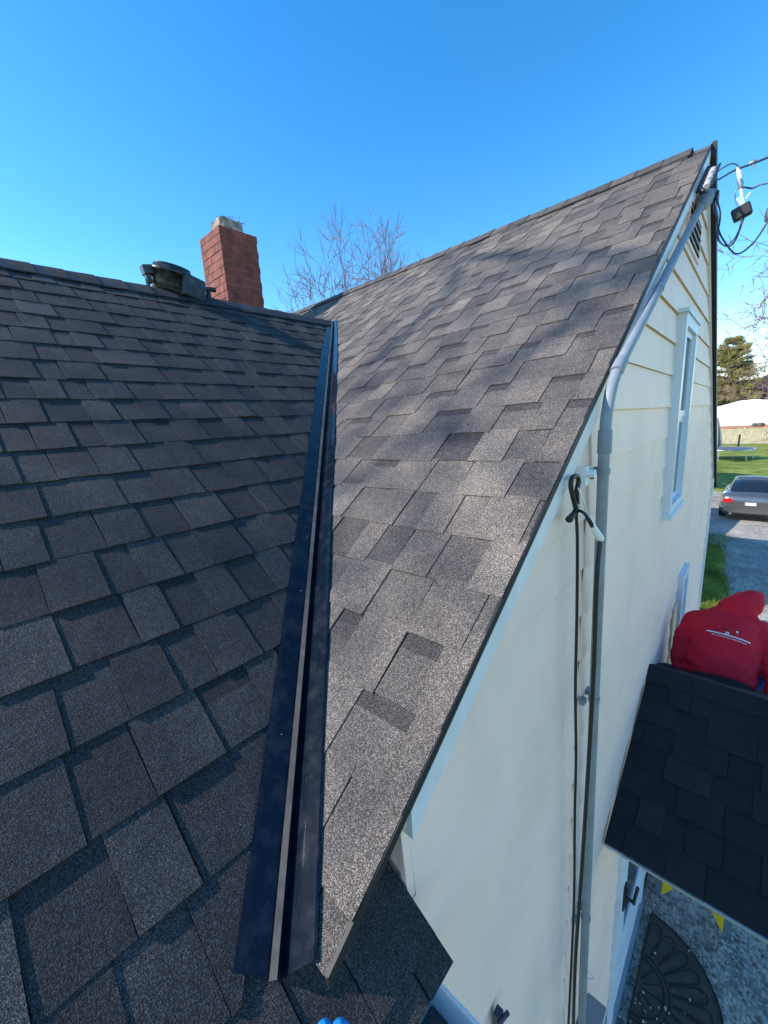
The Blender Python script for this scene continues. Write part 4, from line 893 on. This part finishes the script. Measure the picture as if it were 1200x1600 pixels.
# ================================================================== car
def car(x, y):
    root = thing('parked_car', 'grey sedan parked on the gravel, rear towards the house', 'car', (0, 0, 0))
    Wd, Lc = 0.90, 4.6
    # outline stations along the body (y forward), half width, sill, belt height
    st = [(0.00, .70, .45, .78), (0.05, .80, .36, .92), (0.14, .86, .28, 1.02), (0.5, .90, .24, 1.05), (1.2, .91, .22, 1.03), (2.2, .91, .22, 1.0), (3.1, .90, .22, .97), (3.8, .88, .24, .90), (4.3, .82, .28, .80), (4.55, .68, .36, .66), (4.6, .55, .42, .6)]
    rings = []
    for (yy, hw, z0, z1) in st:
        r_ = []
        for (fx, fz) in ((-0.86, 0), (-.98, .18), (-1.0, .45), (-.99, .72), (-.93, .93), (-.78, 1), (-.4, 1.012), (0, 1.018), (.4, 1.012), (.78, 1), (.93, .93), (.99, .72), (1.0, .45), (.98, .18), (.86, 0), (0, -.02)):
            r_.append(Vector((fx*hw, yy, z0+(z1-z0)*fz)))
        rings.append(r_)
    m_ = MB(); m_.loft(rings); b = m_.build('body', ['car_paint'], root, local=True, merge=True)
    sta = [(0.62, .72, 1.02, 1.05), (0.85, .70, 1.02, 1.18), (1.15, .66, 1.02, 1.33), (1.5, .63, 1.02, 1.42), (2.2, .62, 1.01, 1.45), (2.8, .63, 1.0, 1.40), (3.25, .68, .98, 1.2), (3.65, .72, .95, .99)]
    def roof(inset, zoff): return [[Vector((fx*(hw*(1-(1-fz*0)*0)-inset)*(1.0 if fz == 0 else (1-.13*fz)), yy, z0+(z1-z0)*fz+zoff*fz)) for (fx, fz) in ((-1.08, 0), (-1.02, .5), (-.97, .85), (-.82, .985), (-.4, 1.01), (0, 1.02), (.4, 1.01), (.82, .985), (.97, .85), (1.02, .5), (1.08, 0))] for (yy, hw, z0, z1) in sta]
    m_ = MB(); g = roof(0, 0); m_.quads(g); cab = m_.build('cabin', ['car_glass'], root, local=True)
    m_ = MB(); g = roof(-.012, .012); sub = [r_[2:9] for r_ in g[3:6]]; m_.quads(sub); rf = m_.build('roof_panel', ['car_paint'], root, local=True); rf.modifiers.new('t', 'SOLIDIFY').thickness = 0.02
    m_ = MB()
    for s_ in (0, 1):
        idx = (1, 2, 3) if not s_ else (9, 8, 7)
        P_ = [g[k][idx[1]]+Vector((0, 0, .004)) for k in range(0, 8)]; m_.tube(P_, [.03, .04, .03, .03, .025, .025, .025, .03], 6)
        m_.tube([g[4][0 if not s_ else 10], g[4][idx[1]]], 0.03, 6); 
    m_.build('pillar', ['car_paint'], root, local=True)
    for s_ in (-1, 1):
        m_ = MB(); m_.loft([[Vector((s_*(.84-k*.0), .0+.03*k, 0)) for k in range(1)]]) if False else None
        m_.loft([ering((s_*.66, .055, .80), .16, .085, (0, 1, 0.15), 16, 2.6), ering((s_*.66, -.012, .80), .15, .078, (0, 1, 0.15), 16, 2.6)]); m_.build('tail_light', ['tail_red'], root, local=True)
        m_ = MB(); m_.box((s_*.43-.14 if s_ > 0 else s_*.43-.14, -.001, .40), (s_*.43+.14, .02, .43)); m_.build('reflector', ['tail_red'], root, local=True)
    m_ = MB(); m_.box((-.155, -.022, .60), (.155, -.008, .755)); m_.build('licence_plate', ['white_plastic'], root, local=True)
    m_ = MB(); m_.loft([ering((0, -.03, .50), .80, .15, (0, 1, 0), 24, 5), ering((0, .06, .50), .87, .17, (0, 1, 0), 24, 5)]); m_.build('bumper', ['car_paint'], root, local=True)
    m_ = MB(); m_.box((-.62, -.01, .30), (.62, .05, .37)); m_.build('valance', ['tyre'], root, local=True)
    m_ = MB(); m_.box((-.6, -.006, .86), (.6, .0, .872)); m_.build('trunk_seam', ['bright_metal'], root, local=True)
    for s_ in (-1, 1): m_ = MB(); m_.tube([(s_*.55, -.03, .30), (s_*.55, .15, .30)], .035, 10); m_.build('exhaust', ['bright_metal'], root, local=True)
    for yy in (.95, 3.75):
        for s_ in (-1, 1):
            m_ = MB(); m_.tube([(s_*.70, yy, .32), (s_*.72, yy, .32), (s_*.90, yy, .32), (s_*.915, yy, .32)], [.29, .32, .32, .29], 24); wl_ = m_.build('wheel', ['tyre'], root, local=True)
            m_ = MB(); m_.tube([(s_*.912, yy, .32), (s_*.922, yy, .32)], [.21, .19], 10); m_.build('rim', ['bright_metal'], wl_, local=True)
    for s_ in (-1, 1):
        m_ = MB(); m_.loft([ering((s_*.36, 1.28, 1.02), .13, .05), ering((s_*.36, 1.26, 1.16), .13, .05), ering((s_*.36, 1.26, 1.24), .10, .04)]); m_.build('headrest', ['seat_tan'], root, local=True)
        m_ = MB(); m_.tube([(s_*.88, 3.0, 1.0), (s_*1.0, 3.0, 1.02)], [.03, .06], 8); m_.build('mirror', ['car_paint'], root, local=True)
    root.location = (x, y, G)
    return root
cp = at(1172, 808, 2, G); CARY = 19.8
car(at(1172, 795, 1, CARY).x, CARY)
# ================================================================== yard things
tr_ = thing('trampoline', 'round black trampoline on thin legs standing on the lawn', 'trampoline', (0, 0, 0)); tc_ = Vector((-1.75, 43.5, G)); rT = 1.75; hT = 0.85
m_ = MB(); P_ = [Vector((rT*math.cos(a*math.pi/16), rT*math.sin(a*math.pi/16), hT)) for a in range(33)]; m_.tube(P_, 0.05, 6); m_.build('frame_ring', ['bright_metal'], tr_, local=True)
m_ = MB(); m_.prism([p*1.0-Vector((0, 0, .03)) for p in P_[:-1]], (0, 0, .06)); m_.build('jumping_mat', ['trampoline_black'], tr_, local=True)
for k in range(6):
    a = k*math.pi/3+.3; m_ = MB(); p = Vector((rT*math.cos(a), rT*math.sin(a), 0)); m_.tube([p+Vector((0, 0, hT)), p], 0.03, 6); m_.build('leg', ['bright_metal'], tr_, local=True)
tr_.location = tc_
ub = thing('patio_umbrella', 'folded grey patio umbrella beside the trampoline', 'umbrella', (0, 0, 0))
m_ = MB(); m_.tube([(0, 0, 0), (0, 0, 3.5)], .03, 8); m_.build('pole', ['bright_metal'], ub, local=True)
rings = []
for k, (z_, r_) in enumerate(((1.25, .40), (1.9, .34), (2.6, .22), (3.2, .1), (3.45, .03))): rings.append([Vector((math.cos(a*math.pi/8)*r_*(1.15 if a % 2 else .75), math.sin(a*math.pi/8)*r_*(1.15 if a % 2 else .75), z_+(0.1 if a % 2 and k == 0 else 0))) for a in range(16)])
m_ = MB(); m_.loft(rings, smooth=False); m_.build('canopy', ['fabric_grey'], ub, local=True); ub.location = (-2.35, 40.5, G)
fn = thing('fence', 'weathered pale picket fence across the end of the lawn', 'fence', (0, 0, 0)); FY = 60.0
m_ = MB(); rnd = random.Random(33)
for k in range(120): x_ = -9+k*.13; m_.box((x_, -.02, 0.05), (x_+.095, .01, 1.75+rnd.uniform(-.05, .05)))
m_.build('pickets', ['wood_fence'], fn, local=True)
m_ = MB(); m_.box((-9, .011, .4), (6.6, .05, .5)); m_.box((-9, .011, 1.35), (6.6, .05, 1.45)); m_.build('rails', ['wood_fence'], fn, local=True)
for k in range(7): m_ = MB(); m_.box((-9+k*2.6, .051, 0), (-9+k*2.6+.12, .17, 1.9)); m_.build('post', ['wood_fence'], fn, local=True)
fn.location = (0, FY, G)
mb = MB(); mb.tube([at(1156, 679, 1, 55)-Vector((0, 0, -0.0)), Vector((at(1153, 700, 1, 55).x, 55, G))], .08, 6); tag(mb.build('leaning_post', ['tyre'], None), 'thin dark post leaning in front of the pale fence', 'post')
# white shed roof in the distance
sh = thing('far_building', 'long low building with bright white roof beyond the field', 'building', (0, 0, 0)); BY = 105
m_ = MB(); zr = 5.15; m_.prism([(-14, 0, 2.1), (-3.2, 0, zr-0.1), (-1.0, 0, zr), (1.4, 0, zr-.35), (12, 0, 3.2), (12, 0, 0.35), (-14, 0, 0.35)], (0, 18, 0)); m_.build('roof', ['white_roof'], sh, local=True)
m_ = MB(); m_.box((-13.5, .3, 0), (11.5, 17, .4)); m_.build('wall', ['red_soil'], sh, local=True); sh.location = (0, BY, G)
sp_ = thing('soil_pile', 'low bank of red-brown soil in front of the white roof', 'soil heap', (0, 0, 0)); m_ = MB(); rnd = random.Random(2)
rg = []
for i in range(30): x_ = -12+i*.8; h = .35+.3*rnd.random(); rg.append([(x_, -1.6, -.02), (x_, -.8, h*.7), (x_, 0, h), (x_, .8, h*.6), (x_, 1.6, -.02)])
m_.quads(rg); m_.build('heap', ['red_soil'], sp_, local=True); sp_.location = (0, 101, G)
rp_ = thing('rock_pile', 'small pile of dark rocks in front of the white roof', 'rocks', (0, 0, 0)); rnd = random.Random(6)
for k in range(6):
    m_ = MB(); ball(m_, (rnd.uniform(-.9, .9), rnd.uniform(-.3, .3), .35+rnd.uniform(0, .3)), (rnd.uniform(.35, .6), .4, rnd.uniform(.3, .45)), 8); m_.build('rock', ['stone'], rp_, local=True)
rp_.location = at(1183, 671, 1, 98); rp_.location.z = G+0.1
hb = thing('far_house', 'pale house with teal roof glimpsed between bare trees', 'house', (0, 0, 0))
m_ = MB(); m_.box((0, 0, 0), (9, 8, 6.4)); m_.build('wall', ['pale_wall'], hb, local=True)
m_ = MB(); m_.prism([(-.4, -.4, 6.4), (9.4, -.4, 6.4), (4.5, -.4, 9.2)], (0, 8.8, 0)); m_.build('roof', ['teal_roof'], hb, local=True)
for k in range(3): m_ = MB(); m_.box((1.2+k*2.6, -.03, 3.8), (2.2+k*2.6, .02, 5.2)); m_.build('window', ['glass_dark'], hb, local=True)
hb.location = (at(1178, 600, 1, 135).x, 135, G+3)
# ================================================================== trees
def branchy(seed, height, spread=0.55, levels=6, thick=0.16, lean=(0, 0), first=0.25, twig_r=0.008, fork=(2, 3), up=0.25, budget=5200, extra=()):
    """lists of (points, radii, level) for a bare tree"""
    rnd = random.Random(seed); out = []; cnt = [0]
    def grow(p, d, L_, r_, lv):
        if cnt[0] > budget: return
        cnt[0] += 1
        n = 5 if lv < 2 else 4; pts = [p]; q = p.copy(); dd = d.copy()
        for k in range(n):
            dd = (dd+Vector((rnd.gauss(0, .13), rnd.gauss(0, .13), rnd.gauss(0, .10)+up*0.12))).normalized(); q = q+dd*(L_/n); pts.append(q.copy())
        re = r_*(0.62 if lv < levels else 0.4); out.append((pts, [r_+(re-r_)*k/n for k in range(n+1)], lv))
        if lv >= levels: return
        nf = rnd.randint(*fork)+(1 if lv in (0, 1) else 0)
        for k in range(nf):
            f = 1.0 if k == 0 else rnd.uniform(0.35, 1.0); idx = min(n, max(1, int(round(f*n)))); base = pts[idx]
            ax_ = dd.orthogonal().normalized(); ax_ = Matrix.Rotation(rnd.uniform(0, 6.28), 3, dd) @ ax_
            ang = rnd.uniform(.15, .35) if k == 0 else rnd.uniform(.45, .95)*(spread/.55)
            nd = (Matrix.Rotation(ang, 3, ax_) @ dd); nd.z += up*.3; nd.normalize()
            grow(base, nd, L_*rnd.uniform(.62, .86), max(twig_r, (re if k == 0 else re*.72)), lv+1)
    for (p_, d_, l_, r_) in extra: grow(Vector(p_), Vector(d_).normalized(), l_, r_, 2)
    cnt[0] = 0
    grow(Vector((0, 0, 0)), Vector((lean[0], lean[1], 1)).normalized(), height*first, thick, 0)
    return out
def tree(name, label, loc, seed, height, group=None, bark='bark', twig='twig', **kw):
    root = thing(name, label, 'tree', (0, 0, 0), group); segs = branchy(seed, height, **kw)
    a, b = MB(), MB()
    for pts, rr, lv in segs:
        if lv < 3: a.tube(pts, rr, 7 if lv < 2 else 5, cap=False)
        else: b.tube(pts, rr, 3, cap=False)
    a.build('trunk', [bark], root, local=True, fix=False); b.build('crown', [twig], root, local=True, fix=False); root.location = loc
    return root
p = at(585, 440, 1, 24)
tree('bare_tree', 'tall pale bare tree rising behind the main roof ridge', (p.x+1.2, 24, G), 11, 25.5, bark='bark_pale', levels=8, thick=0.34, first=.23, spread=.68, up=.35, twig_r=.014, budget=14000)
p = at(465, 470, 1, 24)
tree('bare_tree', 'low bare tree left of the tall one, just above the roof valley', (p.x+0.9, 25, G), 23, 15.5, bark='bark_pale', levels=8, thick=0.26, first=.25, spread=.6, up=.2, twig_r=.014, budget=9000)
tree('bare_tree', 'bare tree with long thin branches reaching in from the right edge', (4.4, 30, G), 31, 20, levels=7, thick=0.28, first=.25, spread=.75, up=.05, twig_r=.018, budget=5000, lean=(-.05, 0), extra=[((0, 0, 5.4), (-1, 0, .12), 2.6, .05), ((0, 0, 6.2), (-1, .2, .22), 2.6, .05), ((0, 0, 8.6), (-1, -.1, .12), 2.7, .05), ((0, 0, 9.8), (-1, 0, .18), 2.6, .05), ((0, 0, 11), (-1, .2, .05), 2.8, .05), ((0, 0, 7.2), (-1, 0, .1), 2.4, .04)])
rnd = random.Random(77)
far_lab = ['bare brown tree right behind the white roof, its trunk forked', 'reddish bare tree at the right edge beyond the far field', 'bare tree partly hidden behind the evergreen tree']
for k, (px, yy, h, sd2) in enumerate(((1186, 125, 15, 51), (1204, 112, 17, 52), (1140, 128, 14, 53))):
    q = at(px, 620, 1, yy); tree('bare_tree', far_lab[k], (q.x, yy, G), sd2, h, group='bare trees beyond the white roof', levels=6, thick=.3, first=.24, spread=.7, up=.1, twig_r=.035, budget=1600)
for k in range(7):
    yy = 132+rnd.uniform(0, 12); q = at(1118+14*k, 620, 1, yy)
    tree('bare_tree', ['%s bare tree in the thicket behind the white roof' % a_ for a_ in ('leftmost', 'second from left', 'third from left', 'middle', 'third from right', 'second from right', 'rightmost')][k], (q.x, yy, G), 60+k, rnd.uniform(15, 20), group='thicket trees behind the white roof', levels=5, thick=.28, first=.22, spread=.8, up=.05, twig_r=.06, budget=700)
mb = MB(); rnd = random.Random(8)
for k in range(20000):
    p = Vector((rnd.uniform(-20, 8), rnd.uniform(127, 150), G+abs(rnd.gauss(0, 5.5)))); d = Vector((rnd.gauss(0, .5), rnd.gauss(0, .5), 1)).normalized(); l = rnd.uniform(.6, 1.8); n_ = d.orthogonal().normalized()*.07
    mb.face([p-n_, p+n_, p+d*l])
stuff(mb.build('thicket', ['brush'], None, fix=False), 'brown leafless undergrowth behind the white roof', 'undergrowth')
def evergreen(label, loc, seed, h, rad):
    root = thing('evergreen_tree', label, 'tree', (0, 0, 0)); rnd = random.Random(seed); a = MB(); a.tube([(0, 0, 0), (.1, 0, h*.5), (0, 0, h*.97)], [.25, .15, .03], 8); a.build('trunk', ['bark'], root, local=True)
    b = MB(); 
    for k in range(170):
        t = rnd.random()**1.15; z_ = h*(.10+.88*t); L_ = rad*(1-t)**.55*rnd.uniform(.75, 1.15)+.5; az = rnd.uniform(0, 6.28); d = Vector((math.cos(az), math.sin(az), rnd.uniform(.0, .45)))
        for j in range(int(75*L_)):
            f = rnd.random()**.6; c = Vector((0, 0, z_))+d*L_*f+Vector((rnd.gauss(0, .22), rnd.gauss(0, .22), rnd.gauss(0, .14)-.25*f*f))
            dd = (d+Vector((rnd.gauss(0, .6), rnd.gauss(0, .6), rnd.gauss(.1, .5)))).normalized(); l = rnd.uniform(.5, 1.1); n_ = dd.cross(Vector((rnd.random(), rnd.random(), rnd.random()))).normalized()*rnd.uniform(.06, .13)
            b.face([c-n_, c+dd*l*.5+n_*1.6, c+dd*l, c+n_])
    b.build('crown', ['needles'], root, local=True, fix=False); root.location = loc
evergreen('yellow-green evergreen tree behind the white roof, next to the far edge of the gable wall', (-6.0, 125, G), 3, 19.5, 5.6)
# ================================================================== unseen tree, and unseen buildings added to throw the yard's shadows
def shade_building(label, x0, x1, y0, y1, eave, ridge):
    root = thing('shade_building', label, 'shade_building', (0, 0, 0)); m_ = MB(); m_.box((x0, y0, 0), (x1, y1, eave)); m_.build('wall', ['siding'], root, local=True)
    ym = (y0+y1)/2; m_ = MB(); m_.prism([(x0-.3, y0-.4, eave), (x0-.3, ym, ridge), (x0-.3, y1+.4, eave)], (x1-x0+.6, 0, 0)); m_.build('roof', ['roof_generic'], root, local=True); root.location = (0, 0, G)
shade_building('unseen white garage added behind the main house to shade the drive', -16, -2.6, 8.6, 13.6, 3.0, 5.0)
shade_building('unseen low shed added between garage and drive to shade the gravel by the car', -12, -3.3, 14.4, 19.0, 2.5, 2.9)
shade_building('unseen white barn added behind the garage to shade the lawn', -18, -4.2, 24.5, 30.5, 3.2, 4.9)
big = tree('bare_tree', 'large bare tree behind the viewer, shading the main roof with its branches', (-5.0, -14.5, G), 91, 22, levels=6, thick=0.4, first=.22, spread=.65, up=.25, twig_r=.02, budget=500)
mb = MB(); rnd = random.Random(14)           # its long limbs are added, laid up-sun so their shadows streak the roof
def roofpt(px, py):
    d = at(px, py, 1, 1.0); k = (AZ-MS*AY)/(d.z-MS*d.y); return d*k
trunk_top = Vector((-5.0, -14.5, G+11))
for pts, r0, tt in (([(535, 640), (610, 545), (700, 462), (760, 400)], 0.10, 15), ([(540, 770), (650, 690), (770, 585), (900, 500), (980, 440)], 0.085, 14.5),
                ([(520, 700), (640, 620), (740, 500), (850, 420)], 0.05, 15.5), ([(545, 900), (600, 860), (680, 800), (760, 700)], 0.05, 14.6)):
    P_ = [roofpt(*p)+sd*(tt+rnd.uniform(-.3, .3)) for p in pts]
    P_.reverse()
    P_ = [trunk_top, trunk_top.lerp(P_[0], .5)+Vector((0, 0, .8))]+P_
    C_ = smooth_path(P_, 6); n = len(C_); mb.tube(C_, [r0*.48-(r0*.32)*k/n for k in range(n)], 8)
    for k in range(12, n, 3):
        for q in range(1):
            d = (C_[k]-C_[k-1]).normalized()+Vector((rnd.gauss(0, .6), rnd.gauss(0, .6), rnd.gauss(0, .6))); l = rnd.uniform(.4, 1.1); a = C_[k]
            m1 = a+d*l*.5; m2 = m1+(d+Vector((rnd.gauss(0, .3), rnd.gauss(0, .3), rnd.gauss(0, .3))))*l*.5; mb.tube([a, m1, m2], [.016, .012, .006], 5, cap=False)
mb.build('shadow_limbs', ['bark'], big, fix=False)
